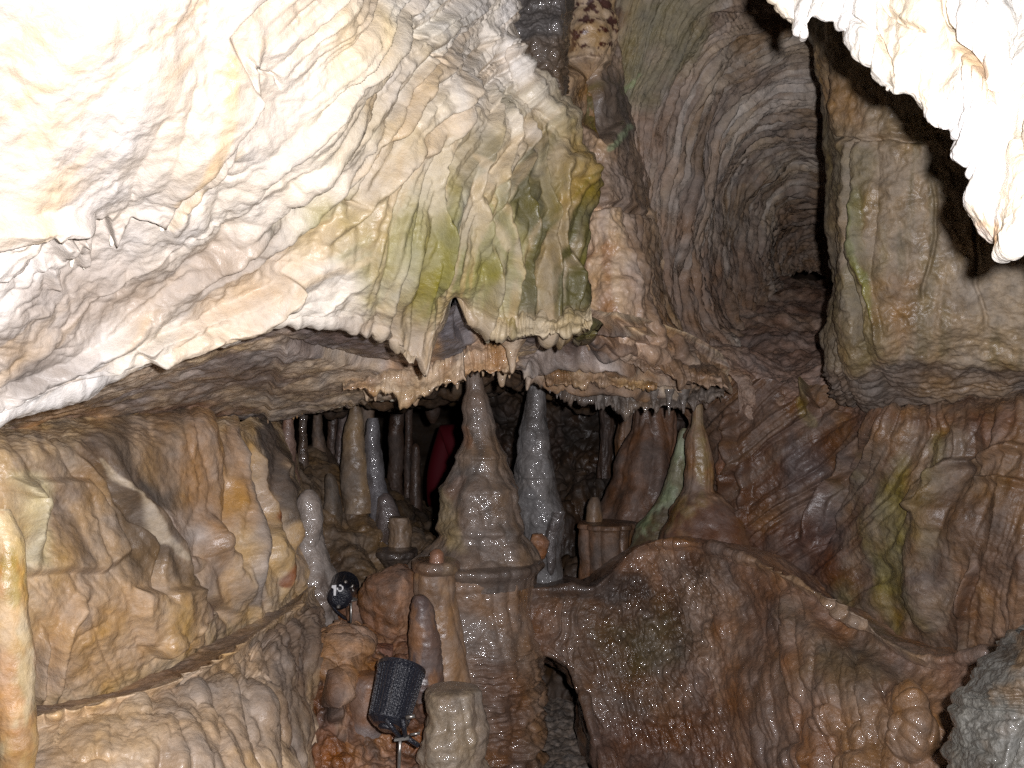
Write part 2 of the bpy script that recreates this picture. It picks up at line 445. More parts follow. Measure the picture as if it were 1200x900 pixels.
S.rough(.012, 9, 3, seed=51, mask=lowL)
upz=sm(10,-40,poly_sd(q,up))
S.flow(.007, phiL, alL, 20, 1.4, warp=.6, seed=7, mask=(1-mR)*(1-.85*upz), thin=True)
S.flow(.007, phiL, alL, 30, 9, warp=.8, seed=8, mask=lowL)
S.P[...,2] += .022*sm(.62,.84,S.v)*sm(440,340,q[...,0])
S.flow(.014, (q[...,0]+.25*q[...,1])*K, alR, 8, .8, warp=.5, seed=9, mask=upz)
S.lumps(.012, 22, 22, seed=8, mask=lowL*sm(.82,.72,S.v))
S.rough(.007, 16, 3, seed=5)
S.rough(.005, 45, 3, seed=15)
# long ribs down to the lip on the left
for pts, w, h in [
   ([(330,260),(240,330),(150,395),(40,455),(-40,500)], 12, .022),
   ([(420,300),(330,345),(250,395),(165,425),(60,470),(-30,510)], 12, .012),
   ([(300,40),(275,130),(235,210),(195,262)], 10, .02),
   ([(500,40),(430,120),(350,200),(285,275),(235,330)], 14, .026),
   ([(470,10),(395,90),(320,170),(270,230)], 12, .022),
   ([(540,70),(470,140),(400,205),(340,270),(300,320)], 12, .026),
   ([(520,150),(470,190),(415,240),(380,300)], 10, .024),
   ([(555,60),(530,150),(510,240),(515,330),(528,355)], 9, .030),
   ([(600,90),(560,170),(552,240),(572,330),(568,380)], 7, .026),
   ([(610,110),(585,200),(590,300),(600,370)], 7, .026),
   ([(625,130),(612,220),(622,310),(625,375)], 6, .026),
   ([(645,150),(635,230),(645,310),(648,378)], 6, .026),
   ([(660,170),(655,250),(662,320),(668,380)], 6, .024),
   ([(575,20),(615,80),(650,130),(672,165)], 9, .03)]:
    S.stroke(pts, w, h, wob=10, seed=int(pts[0][0]))
S.step([(158,408),(290,352),(335,325),(352,335),(330,362),(250,402),(178,432)], .028, soft=4, jag=1, seed=12)
# knobs at the right rim
S.lumps(.02, 16, 9, seed=3, mask=sm(640,672,q[...,0])*sm(110,150,q[...,1])*sm(260,220,q[...,1]))
for c in [(697,180),(690,208),(672,196),(700,163)]:
    d = np.linalg.norm(q-np.array(c),axis=-1); S.disp(.018*np.sqrt(np.clip(1-(d/15)**2,0,1)))
# cracks
S.stroke([(285,62),(300,82),(318,85),(322,100)], 3, -.012)
S.stroke([(493,30),(510,50),(522,63),(535,80)], 4, -.02)
S.stroke([(395,222),(402,236),(420,238)], 4, -.014)
# the drips that hang off the lower lip
edge = sm(.70,.86,S.v)
n = perlin(S.st(11,0,31),2)*.6+perlin(S.st(26,0,3),7)*.5+perlin(S.st(55,0,3),8)*.25
tooth = np.clip(n+.05,0,1)**1.2
amt = (.012+.05*sm(380,470,q[...,0])+.02*sm(530,600,q[...,0]))*sm(330,430,q[...,0])
S.P[...,2] += .085*np.exp(-((q[...,0]-532)/15.)**2)*sm(.60,.84,S.v)
S.P[...,2] -= tooth*edge*amt*(.7-.60*sm(530,560,q[...,0]))*sm(700,680,q[...,0])
for x,y,hh,w in [(482,398,.035,14),(500,405,.04,10),(470,385,.02,8),(548,380,.02,9),(655,385,.02,9),(520,398,.02,7)]:
    d=np.abs(q[...,0]-x)/w
    S.P[...,2] -= hh*np.clip(1-d,0,1)**1.3*sm(.62,.86,S.v)*sm(.35,.0,np.abs(S.v-.86))
# pigment
S.patch([(395,250),(470,215),(520,250),(560,230),(640,215),(690,240),(690,380),(600,375),(545,345),(500,365),(470,300),(430,310)], (148,138,72), soft=50, wob=50, amt=.85, streak=(16,1.2), seed=2)
g=np.sqrt(((q[...,0]-575)/165.)**2+((q[...,1]-275+.25*(q[...,0]-575))/130.)**2)+.45*fbm(S.B,6,3,.5,5)
gs=.55+.45*sm(-.3,.3,perlin(np.stack([phiR*17,alR*1.2,alR*0],-1),3))
S.tint((138,126,56), sm(1.35,.4,g)*gs)
S.tint((86,82,36), sm(620,690,q[...,0]+25*perlin(np.stack([phiR*22,alR*1.2,alR*0],-1),8))*sm(120,200,q[...,1])*.85)
S.patch([(485,262),(545,250),(550,330),(520,362),(500,340)], (120,118,48), soft=34, wob=34, amt=.5, streak=(20,1.5), seed=5)
S.patch([(580,200),(720,190),(710,370),(640,376),(600,340)], (84,78,38), soft=30, wob=60, amt=.9, streak=(26,1.2), seed=7)
S.patch([(640,150),(720,150),(700,235),(640,240)], (140,120,60), soft=20, wob=25, amt=.6, streak=(22,1.4), seed=9)
S.patch([(400,180),(520,90),(600,110),(590,200),(470,240),(420,280)], (200,178,140), soft=40, wob=30, amt=.55, streak=(14,1.2), seed=19)
S.patch([(400,10),(520,-20),(570,60),(470,130),(380,160)], (206,190,140), soft=40, wob=40, amt=.4, streak=(14,1.2), seed=21)
S.patch([(-20,300),(200,300),(320,270),(300,340),(140,400),(0,450)], (158,138,118), soft=50, wob=40, amt=.85, seed=11)
S.patch([(0,400),(70,400),(120,440),(0,470)], (122,108,96), soft=25, wob=25, amt=.7, seed=13)
S.patch([(400,380),(470,350),(520,395),(470,420)], (150,125,104), soft=16, wob=16, amt=.6, seed=31)
S.patch([(520,350),(560,372),(690,375),(690,400),(540,400)], (160,130,95), soft=16, wob=16, amt=.55, seed=33)
S.patch([(-200,-200),(420,-200),(330,120),(200,300),(-200,300)], (180,164,146), soft=60, wob=40, amt=.6, seed=71)
S.streaks((206,172,126), phiL, alL, 10, 1.2, amt=.45, seed=4, mask=1-mR)
S.streaks((166,146,116), phiR, alR, 16, 1.6, amt=.5, seed=5, mask=mR)
S.streaks((190,158,112), phiR, alR, 22, 1.6, amt=.4, seed=6, mask=mR, lo=.15)
S.patch([(30,-60),(75,-60),(70,90),(20,240),(-10,200)], (226,200,160), soft=30, wob=30, amt=.35, streak=(12,1), seed=14)
S.vein([(262,60),(250,120),(228,185),(205,215)], 9, (206,172,122), amt=.6)
for pts in [[(275,165),(235,215),(200,262)],[(420,300),(330,345),(250,395)],[(540,70),(470,140),(400,205)],[(555,60),(530,150),(510,240)],[(585,200),(592,280),(600,340)],[(555,180),(572,230),(585,290)]]:
    S.vein(pts, 5, (206,176,128), amt=.4)
S.build('flowstone_canopy', M_PALE, 'huge pale cream flowstone canopy with fluted folds and a green stained lower right corner', 'flowstone')

# ================================================================== 2. brown ceiling behind the lip
S = Sheet([
 [(-170,540,1.42),(-20,490,1.55),(95,440,1.68),(212,398,1.80),(328,368,1.92),(418,358,2.03),(492,378,2.14),(556,352,2.22),(636,360,2.30),(690,360,2.40),(750,372,2.6),(810,392,2.8),(850,415,2.95)],
 [(-170,545,1.55),(-20,498,1.70),(85,468,1.86),(205,436,2.00),(325,410,2.14),(420,398,2.24),(490,408,2.32),(556,390,2.36),(636,396,2.44),(690,398,2.52),(750,408,2.68),(810,420,2.85),(856,432,2.98)],
 [(-170,540,1.75),(0,500,1.88),(90,480,2.1),(200,462,2.28),(320,446,2.46),(420,430,2.54),(490,432,2.56),(556,412,2.56),(620,410,2.62),(690,425,2.70),(750,440,2.80),(810,448,2.92),(852,448,3.02)],
 [(-170,530,2.0),(0,502,2.1),(90,492,2.35),(200,490,2.6),(300,486,2.85),(380,470,2.90),(450,456,2.85),(540,428,2.78),(610,424,2.80),(680,452,2.92),(750,462,3.00),(810,462,3.05),(845,452,3.1)],
 [(-170,520,2.3),(0,500,2.4),(90,490,2.65),(200,486,2.9),(305,483,3.15),(385,466,3.2),(450,452,3.1),(540,430,3.0),(610,424,3.0),(680,448,3.15),(750,456,3.25),(810,448,3.3),(845,438,3.3)],
 [(-170,400,2.5),(0,400,2.6),(90,420,2.8),(200,430,3.1),(305,440,3.4),(385,430,3.5),(450,420,3.4),(540,400,3.3),(610,400,3.3),(680,420,3.4),(750,420,3.5),(810,410,3.5),(845,400,3.5)],
], 620, 260, left=1.2)
q=S.q
S.base((206,182,152),(184,160,138),(214,186,146),(184,168,156), freq=3.5, seed=7, stretch=(.5,1.4))
S.rough(.015, 5, 3, seed=3)
S.rough(.012, 13, 4, seed=4)
S.rough(.006, 40, 3, seed=6)
# slabs and a long crack
S.stroke([(332,395),(365,408),(420,420),(480,428)], 4, -.02, wob=3)
S.step([(300,520),(330,402),(480,432),(620,418),(610,500)], .018, soft=4, jag=2, seed=2)
S.step([(545,340),(620,352),(700,372),(640,392),(548,402),(530,395)], -.03, soft=4, jag=3, seed=3)
S.step([(640,395),(685,372),(720,408),(680,425),(625,420)], -.035, soft=5, jag=3, seed=6)
# layered ledges right of centre
for pts,h in [([(690,370),(735,392),(790,418),(840,445)],.04),([(700,400),(750,418),(810,444)],.045),([(720,372),(780,400),(845,438)],.03),([(630,440),(690,438),(750,452),(820,462)],.04),([(620,428),(680,418),(740,430),(800,448)],.04)]:
    S.stroke(pts, 8, h, wob=14, taper=False, seed=int(pts[0][0]))
# flow curtains whose lower edges are toothed
# teeth along the rear edge
edge = np.exp(-((S.v-.62)/.07)**2)
n = np.clip(perlin(S.st(34,0,1),3)*.7+perlin(S.st(80,0,1),5)*.5,0,1)
S.P[...,2] -= n*edge*.045*sm(330,420,q[...,0])
S.P[...,2] -= np.clip(perlin(S.st(20,0,9),3),0,1)*edge*.03*sm(430,470,q[...,0])*sm(620,600,q[...,0])
# pigment
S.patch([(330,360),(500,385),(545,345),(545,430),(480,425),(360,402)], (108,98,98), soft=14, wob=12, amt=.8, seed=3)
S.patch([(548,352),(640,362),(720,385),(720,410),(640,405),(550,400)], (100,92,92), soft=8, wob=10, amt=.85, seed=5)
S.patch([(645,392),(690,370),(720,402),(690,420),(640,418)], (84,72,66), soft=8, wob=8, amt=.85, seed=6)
S.patch([(446,470),(452,420),(485,400),(550,398),(606,402),(610,440),(560,442),(480,465)], (190,150,106), soft=8, wob=8, amt=.85, seed=7)
S.patch([(638,425),(690,424),(765,440),(740,456),(640,452)], (160,118,70), soft=7, wob=8, amt=.8, seed=8)
S.patch([(690,375),(760,380),(860,430),(830,465),(750,440),(700,405)], (150,112,76), soft=10, wob=16, amt=.8, seed=9, streak=(6,30))
S.patch([(620,452),(700,445),(820,455),(830,480),(700,480)], (70,58,50), soft=8, wob=10, amt=.8, seed=10)
S.patch([(20,500),(120,480),(250,480),(310,492),(250,500),(60,505)], (146,92,46), soft=12, wob=16, amt=.75, seed=12)
S.patch([(150,440),(330,420),(330,450),(200,470)], (104,88,76), soft=22, wob=24, amt=.5, seed=15)
K=2.3/F; al=(q[...,1]-.35*q[...,0])*K; ph=(q[...,0]+.35*q[...,1])*K
S.streaks((112,92,82), al, ph, 22, 2, amt=.5, seed=3)
S.streaks((186,140,88), al, ph, 16, 2, amt=.45, seed=5, mask=sm(420,470,q[...,1]))
S.patch([(512,425),(532,340),(552,345),(552,430),(525,436)], (116,112,116), soft=6, wob=6, amt=.9, seed=18)
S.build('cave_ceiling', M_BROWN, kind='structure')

# ================================================================== 3. left wall with folded draperies
S = Sheet([
 [(-180,470,2.0),(-40,480,2.1),(40,486,2.15),(110,484,2.3),(200,482,2.5),(270,484,2.75),(305,488,2.95),(325,492,3.2),(330,490,3.7)],
 [(-180,520,1.72),(-40,515,1.84),(40,516,1.92),(110,512,2.06),(200,510,2.30),(268,505,2.55),(306,510,2.80),(328,515,3.10),(335,510,3.7)],
 [(-180,600,1.70),(-40,590,1.80),(40,590,1.90),(115,585,2.04),(200,580,2.26),(268,575,2.50),(315,575,2.74),(340,580,3.05),(345,580,3.7)],
 [(-180,690,1.66),(-40,680,1.76),(40,675,1.84),(120,665,1.98),(205,655,2.20),(275,645,2.44),(325,640,2.68),(352,640,3.0),(355,640,3.7)],
 [(-180,790,1.66),(-40,770,1.76),(45,755,1.85),(125,740,1.99),(210,716,2.19),(280,690,2.42),(328,676,2.64),(360,672,2.95),(362,670,3.7)],
 [(-180,870,1.72),(-40,846,1.82),(50,824,1.90),(135,800,2.04),(220,766,2.22),(286,728,2.46),(330,706,2.68),(364,690,2.95),(366,690,3.7)],
 [(-180,910,1.76),(-40,880,1.86),(50,858,1.94),(135,834,2.08),(220,796,2.26),(286,756,2.48),(330,730,2.7),(364,710,2.97),(366,710,3.7)],
], 480, 420, left=1.3)
q=S.q
S.base((200,166,116),(176,144,104),(208,176,128),(180,150,116), freq=3, seed=5, stretch=(1,.5))
S.rough(.022, 3.0, 2, seed=2)
K=2.0/F; phi=(q[...,0]-.55*q[...,1])*K; phi2=(q[...,0]-.15*q[...,1])*K; al=q[...,1]*K
mr=sm(180,260,q[...,0])
up=sm(700,660,q[...,1])
S.flow(.010, phi, al, 6, .7, warp=.4, seed=4, mask=(1-mr)*up, sharp=1.3)
S.flow(.034, phi2, al, 11, 1.1, warp=.5, seed=5, mask=mr)
S.flow(.006, phi, al, 26, 2.0, warp=.8, seed=7, mask=(1-mr))
S.flow(.014, phi2, al, 28, 2.4, warp=.7, seed=8, mask=mr)
S.flow(.010, phi2, al, 20, 3.0, warp=.8, seed=9, mask=mr, thin=True)
low=sm(665,690,q[...,1])*sm(210,170,q[...,0])
S.flow(.008, q[...,0]*K, al, 14, 5, warp=1.2, seed=12, mask=low)
for pts,w,h in [
  ([(70,515),(110,545),(145,590),(190,650),(205,690),(190,760)],24,.020),
  ([(85,525),(120,560),(150,605),(185,640)],7,-.016),
  ([(125,520),(140,570),(175,610),(205,650),(225,720)],13,.022),
  ([(140,590),(180,640),(185,700)],6,-.03),
  ([(235,610),(262,660),(285,710)],12,.04),
  ([(215,640),(240,690),(275,730)],7,-.04),
  ([(275,505),(278,560),(285,620),(292,700)],12,.05),
  ([(300,520),(312,590),(318,650),(322,700)],7,.045),
  ([(322,530),(330,590),(336,650)],6,.04),
  ([(262,540),(262,600),(275,680)],6,-.03),
  ([(20,555),(30,610),(28,668)],16,.05),
  ([(48,740),(50,790),(44,830)],10,.03),
  ([(95,690),(70,760),(66,830)],12,.03)]:
    S.stroke(pts,w,h,wob=8,seed=int(pts[0][1]))
# shelf where the smooth upper pad overhangs the scalloped lower one
S.step([(10,560),(60,560),(100,560),(130,600),(150,650),(120,672),(80,670),(30,675),(10,668)], .025, soft=5, jag=1.5, seed=2)
S.step([(150,690),(230,690),(250,720),(185,770),(165,755),(150,720)], .03, soft=6, jag=2, seed=4)
S.lumps(.008, 16, 9, seed=5, mask=low)
for c,rad,h in [((245,640),11,.014),((236,660),9,.012),((226,684),11,.014),((225,745),12,.015),((190,755),14,.018)]:
    d=np.linalg.norm((q-np.array(c))*np.array([1.1,.85]),axis=-1); S.disp(h*np.sqrt(np.clip(1-(d/rad)**2,0,1)))
S.rough(.006, 14, 3, seed=8)
S.rough(.005, 42, 3, seed=9)
S.streaks((112,92,74), phi, al, 9, 1.0, amt=.6, seed=3, mask=(1-mr)*up)
S.streaks((196,154,102), phi2, al, 14, 1.6, amt=.5, seed=5, mask=mr)
S.streaks((122,98,84), phi2, al, 18, 1.6, amt=.55, seed=7, mask=mr)
S.patch([(60,510),(150,505),(170,600),(230,690),(200,700),(160,640),(110,570)], (94,78,62), soft=20, wob=22, amt=.75, seed=2, streak=(14,1.5))
S.patch([(150,560),(190,560),(215,640),(190,640)], (84,70,58), soft=14, wob=14, amt=.7, seed=3, streak=(14,1.5))
S.patch([(40,515),(110,520),(100,590),(40,570)], (120,92,64), soft=20, wob=20, amt=.6, seed=4)
S.patch([(30,680),(170,680),(210,760),(150,800),(40,830)], (198,156,104), soft=24, wob=20, amt=.7, seed=6)
S.patch([(10,555),(45,560),(50,668),(15,668)], (214,198,152), soft=9, wob=9, amt=.85, seed=7)
S.vein([(276,510),(278,545),(284,600),(292,660),(296,700)], 15, (168,156,148), wob=8, amt=.75, seed=3)
S.vein([(312,490),(322,540),(335,610)], 9, (72,66,66), wob=8, amt=.8, seed=4)
S.patch([(195,500),(275,500),(270,600),(215,620),(195,560)], (180,134,82), soft=18, wob=22, amt=.6, seed=8, streak=(14,2))
S.vein([(318,590),(322,640),(322,680)], 5, (134,64,28), amt=.8, seed=5)
S.vein([(206,610),(232,680),(236,730)], 6, (126,66,30), amt=.6, seed=6)
S.patch([(170,565),(205,575),(215,600),(180,600)], (84,80,76), soft=8, wob=10, amt=.7, seed=9)
S.patch([(182,598),(215,600),(240,630),(205,640)], (196,176,158), soft=8, wob=10, amt=.8, seed=12)
S.vein([(115,540),(150,590),(180,630),(203,655)], 4, (190,170,140), wob=3, amt=.8, seed=8)
S.build('flowstone_wall', M_TAN, 'tan and orange folded flowstone wall above the ledge on the left, with a grey vertical streak', 'flowstone')

# ================================================================== 4. left rimstone terrace
S = Sheet([
 [(-180,860,1.72),(-40,848,1.80),(50,826,1.86),(135,806,2.00),(220,772,2.18),(285,736,2.42),(330,710,2.66),(350,690,2.9),(362,680,3.2)],
 [(-180,880,1.62),(-40,858,1.70),(50,838,1.78),(135,818,1.90),(225,784,2.06),(292,746,2.32),(335,716,2.56),(356,694,2.82),(372,684,3.15)],
 [(-180,884,1.52),(-40,862,1.58),(50,842,1.64),(140,822,1.74),(232,786,1.90),(300,746,2.18),(343,714,2.46),(364,690,2.74),(382,682,3.1)],
 [(-180,902,1.51),(-40,878,1.57),(50,858,1.63),(140,838,1.73),(232,802,1.90),(300,760,2.19),(344,730,2.47),(366,712,2.76),(386,710,3.1)],
 [(-180,960,1.42),(-40,930,1.48),(60,905,1.54),(155,890,1.62),(250,850,1.78),(318,810,2.05),(352,780,2.38),(370,760,2.72),(388,760,3.1)],
 [(-180,1050,1.38),(-40,1030,1.44),(70,1010,1.50),(175,985,1.56),(275,930,1.72),(335,890,2.00),(358,860,2.34),(374,840,2.70),(390,840,3.1)],
 [(-180,1180,1.40),(-40,1160,1.46),(80,1140,1.52),(185,1110,1.58),(285,1060,1.72),(345,1010,2.00),(362,980,2.34),(376,950,2.70),(392,950,3.1)],
], 520, 400, left=1.3)
q=S.q
S.base((188,158,122),(170,140,106),(196,168,132),(162,138,112), freq=3.5, seed=9)
face = sm(.42,.52,S.v)
S.rough(.03, 4, 3, seed=2, mask=.25+.75*face)
pm=face*sm(60,140,q[...,0]+.6*(q[...,1]-850))
S.lumps(.030, 12, 7, seed=2, mask=face)
S.lumps(.052, 22, 8, seed=4, mask=pm*sm(120,220,q[...,0]))
S.lumps(.034, 18, 12, seed=6, mask=pm*sm(240,120,q[...,0]))
# wavy ripples near the rim
S.flutes(.016, 5, 26, warp=.9, seed=3, mask=face*sm(.72,.55,S.v)*sm(240,300,q[...,0]))
# scalloped rim lip
rim = np.exp(-((S.v-.385)/.055)**2)
sc_ = np.abs(np.sin(S.s*52+7*perlin(S.st(5,2,1),4)))**.6
S.out(rim*(.020*sc_)*np.clip(.7+1.6*perlin(S.st(6,0,3),8),.1,1.6))
S.P[...,2] += rim*.012
S.rough(.008, 16, 4, seed=5)
S.rough(.004, 44, 3, seed=7)
S.patch([(30,826),(135,800),(230,765),(290,730),(296,742),(232,783),(140,819),(30,840)], (130,96,66), soft=7, wob=6, amt=.7, seed=22)
S.patch([(200,800),(300,735),(350,690),(372,690),(345,730),(240,790)], (104,78,58), soft=12, wob=10, amt=.65, seed=2)
S.patch([(310,730),(350,700),(395,700),(380,800),(340,900),(320,850)], (112,94,82), soft=20, wob=25, amt=.75, seed=3, streak=(16,2))
S.tint((222,186,138), rim*.8)
S.patch([(60,850),(240,820),(250,870),(60,930)], (190,158,118), soft=20, wob=20, amt=.6, seed=5)
S.build('rimstone_terrace', M_TAN, 'tan rimstone ledge with a scalloped lip and bulging popcorn face, lower left', 'rimstone ledge')

# ================================================================== 5. right rimstone terrace
S = Sheet([
 [(560,672,3.7),(640,674,3.7),(666,675,3.72),(690,676,3.75),(735,634,3.75),(790,622,3.6),(860,640,3.3),(930,672,2.98),(1000,712,2.70),(1090,764,2.48),(1170,764,2.32),(1330,750,2.15)],
 [(560,684,3.3),(636,686,3.25),(666,686,3.28),(694,686,3.3),(742,642,3.35),(798,634,3.25),(864,648,3.05),(934,678,2.80),(1000,722,2.56),(1090,768,2.36),(1170,766,2.22),(1330,753,2.08)],
 [(560,692,3.02),(636,694,3.0),(668,692,2.99),(700,690,2.98),(750,644,3.05),(804,640,2.98),(868,654,2.80),(936,684,2.58),(1004,730,2.38),(1090,774,2.22),(1172,769,2.1),(1330,756,1.98)],
 [(560,700,3.0),(636,702,2.98),(668,701,2.97),(700,700,2.96),(750,654,3.03),(806,650,2.97),(870,664,2.79),(938,695,2.57),(1006,742,2.37),(1090,786,2.22),(1174,782,2.1),(1330,770,1.98)],
 [(560,740,2.98),(636,732,2.95),(666,735,2.93),(696,738,2.90),(756,705,2.94),(815,705,2.86),(880,715,2.68),(948,745,2.45),(1014,788,2.26),(1092,826,2.14),(1176,826,2.05),(1330,830,1.95)],
 [(570,765,2.98),(634,756,2.94),(662,766,2.90),(700,790,2.84),(762,790,2.82),(830,790,2.72),(895,800,2.55),(960,820,2.33),(1024,850,2.16),(1096,880,2.06),(1178,880,2.0),(1330,900,1.9)],
 [(600,764,2.98),(636,762,2.94),(672,784,2.88),(706,850,2.78),(775,880,2.68),(850,885,2.57),(912,895,2.42),(972,910,2.24),(1032,925,2.10),(1100,940,2.02),(1180,940,1.95),(1330,960,1.9)],
 [(610,764,3.0),(638,764,2.98),(678,804,2.90),(704,905,2.72),(775,1010,2.52),(865,1020,2.42),(925,1030,2.32),(982,1030,2.18),(1038,1040,2.08),(1104,1040,2.0),(1184,1040,1.95),(1330,1050,1.9)],
 [(608,762,3.5),(636,766,3.5),(672,806,3.5),(690,905,3.5),(770,1120,2.8),(865,1150,2.45),(925,1150,2.32),(982,1150,2.2),(1038,1150,2.1),(1104,1150,2.0),(1184,1150,1.95),(1330,1150,1.9)],
], 640, 480, right=1.5)
q=S.q
S.base((124,88,62),(104,74,54),(138,100,70),(114,88,70), freq=3, seed=11)
face=sm(.36,.44,S.v)
S.rough(.04, 3, 3, seed=2)
right=sm(860,960,q[...,0])
S.lumps(.034, 10, 5, seed=3, mask=face*right*sm(.42,.6,S.v))
S.lumps(.060, 17, 8, seed=5, mask=face*sm(860,940,q[...,0])*sm(.40,.5,S.v)*sm(1140,1080,q[...,0]))
S.lumps(.020, 26, 14, seed=7, mask=face*sm(820,860,q[...,0])*sm(960,900,q[...,0]))
S.flutes(.022, 11, 2.2, warp=.9, seed=4, mask=face*sm(800,880,q[...,0])*sm(1000,940,q[...,0]))
S.flutes(.028, 16, 3.0, warp=.9, seed=6, mask=face*sm(870,800,q[...,0]))
sp=face*sm(880,820,q[...,0])*sm(690,740,q[...,0])
S.flutes(.022, 46, 17, warp=.7, seed=8, mask=sp)
S.flutes(.016, 70, 30, warp=.7, seed=10, mask=sp)
for c,rad,h in [((1073,836),23,.05),((1073,872),25,.05),((975,845),18,.025),((945,890),20,.03),((1010,900),20,.03)]:
    d=np.linalg.norm(q-np.array(c),axis=-1); S.disp(h*np.sqrt(np.clip(1-(d/rad)**2,0,1)))
rim=np.exp(-((S.v-.30)/.045)**2)
sc_=np.abs(np.sin(S.s*50+7*perlin(S.st(5,2,1),4)))**.6
S.out(rim*(.024*sc_)*np.clip(.8+1.6*perlin(S.st(6,0,3),8),.1,1.6)*sm(730,770,q[...,0])*sm(1130,1080,q[...,0]))
S.P[...,2]+=rim*.014
S.rough(.007, 15, 3, seed=5)
S.rough(.005, 45, 3, seed=7)
S.patch([(640,690),(820,670),(840,760),(780,860),(700,850),(660,770)], (86,66,48), soft=30, wob=30, amt=.7, seed=2)
S.patch([(790,670),(838,665),(850,740),(860,820),(835,830),(800,740)], (150,120,96), soft=18, wob=22, amt=.6, seed=3, streak=(26,3))
S.patch([(930,720),(1040,770),(1080,790),(1000,830),(940,800)], (88,80,60), soft=24, wob=24, amt=.7, seed=4)
S.patch([(980,800),(1090,800),(1110,890),(980,940)], (140,106,70), soft=26, wob=24, amt=.65, seed=5)
S.patch([(720,740),(780,720),(800,770),(740,790)], (84,84,52), soft=24, wob=30, amt=.4, seed=6)
S.patch([(700,830),(840,830),(860,960),(700,960)], (84,50,32), soft=26, wob=26, amt=.6, seed=8)
S.tint((170,142,104), rim*.5*sm(840,930,q[...,0])*sm(1110,1070,q[...,0]))
S.patch([(630,676),(760,676),(770,700),(640,706)], (62,52,46), soft=6, wob=8, amt=.7, seed=9)
S.build('rimstone_terrace', M_WET, 'dark brown rimstone ledge with a ruffled lip above an arched opening', 'rimstone ledge')

# ================================================================== 6. right wall above that terrace
S = Sheet([
 [(800,420,3.5),(850,438,3.25),(905,450,3.15),(965,455,3.05),(1035,464,2.85),(1110,470,2.66),(1200,462,2.48),(1340,440,2.3)],
 [(800,480,3.42),(850,485,3.22),(905,488,3.10),(965,484,2.95),(1035,484,2.70),(1110,488,2.52),(1200,480,2.34),(1340,460,2.15)],
 [(805,560,3.40),(856,560,3.20),(910,565,3.06),(970,560,2.90),(1040,558,2.66),(1115,556,2.46),(1200,550,2.28),(1340,540,2.1)],
 [(800,620,3.40),(858,625,3.20),(918,640,3.02),(980,645,2.84),(1050,650,2.62),(1122,650,2.42),(1205,650,2.26),(1340,650,2.08)],
 [(790,640,3.42),(860,650,3.20),(930,684,3.0),(1000,726,2.76),(1080,766,2.54),(1150,768,2.38),(1210,764,2.26),(1340,752,2.1)],
 [(790,680,3.42),(860,690,3.20),(930,724,3.0),(1000,766,2.76),(1080,806,2.54),(1150,808,2.38),(1210,800,2.26),(1340,792,2.1)],
], 440, 400, right=1.5)
q=S.q
S.base((138,102,70),(114,82,60),(152,118,78),(128,106,84), freq=2.6, seed=13, stretch=(1,.6))
S.rough(.05, 2.8, 3, seed=2)
K=2.7/F; sl=.30+.75*sm(1120,1000,q[...,0])
ph=(q[...,0]+sl*(q[...,1]-600))*K; al=q[...,1]*K
S.flow(.016, ph, al, 8, .7, warp=.5, seed=4, sharp=1.2)
S.flow(.011, ph, al, 19, 1.6, warp=.9, seed=6, mask=.5+sm(-.2,.2,fbm(S.B,5,2,.5,66))*.7)
S.flow(.007, ph, al, 34, 3, warp=.8, seed=7)
S.flow(.012, ph, al, 16, 2.0, warp=.8, seed=9, thin=True)
S.tint((100,68,48), sm(1060,940,q[...,0]+60*fbm(S.B,4,3,.5,9))*.75)
S.streaks((84,54,38), ph, al, 9, .9, amt=.55, seed=3)
S.streaks((146,108,72), ph, al, 14, 1.2, amt=.25, seed=5)
S.streaks((96,86,78), ph, al, 16, 1.2, amt=.3, seed=7)
for pts,w_,h in [
  ([(1085,568),(1110,548),(1150,538),(1210,520)],8,.025),
  ([(1085,568),(1082,585),(1095,600)],8,.02),
  ([(1140,565),(1175,562),(1210,570)],7,.018),
  ([(1100,575),(1090,620),(1080,690),(1085,740)],22,.03),
  ([(1000,520),(960,580),(940,640)],9,.04),
  ([(1035,500),(985,570),(955,650)],7,-.03),
  ([(860,480),(865,540),(858,580)],9,.05),
  ([(945,440),(942,470),(950,490)],9,.05),
  ([(880,520),(878,580),(880,620)],6,.035),
  ([(1145,660),(1125,720)],5,.03)]:
    S.stroke(pts,w_,h,wob=8,seed=int(pts[0][0]))
S.rough(.007, 14, 3, seed=8)
S.rough(.005, 45, 3, seed=9)
S.patch([(1020,560),(1085,570),(1085,700),(1060,750),(1000,690)], (128,116,56), soft=40, wob=44, amt=.85, seed=2, streak=(12,1.5))
S.patch([(1085,560),(1200,530),(1210,640),(1100,640)], (132,98,52), soft=30, wob=30, amt=.6, seed=3)
S.patch([(1120,580),(1200,590),(1200,700),(1150,720)], (92,72,60), soft=30, wob=30, amt=.7, seed=4)
S.patch([(940,540),(1000,520),(990,600),(950,640)], (92,84,84), soft=20, wob=24, amt=.6, seed=5, streak=(16,3))
S.patch([(850,600),(960,620),(1000,680),(930,690),(860,650)], (84,46,28), soft=20, wob=24, amt=.6, seed=6)
S.vein([(944,446),(940,470),(948,495)], 9, (136,116,64), amt=.7, seed=3)
S.patch([(985,480),(1200,475),(1200,500),(1000,500)], (96,58,32), soft=10, wob=16, amt=.6, seed=9)
S.build('rock_wall', M_BROWN, 'brown and olive stained sloping rock wall above the right hand ledge', 'rock wall')

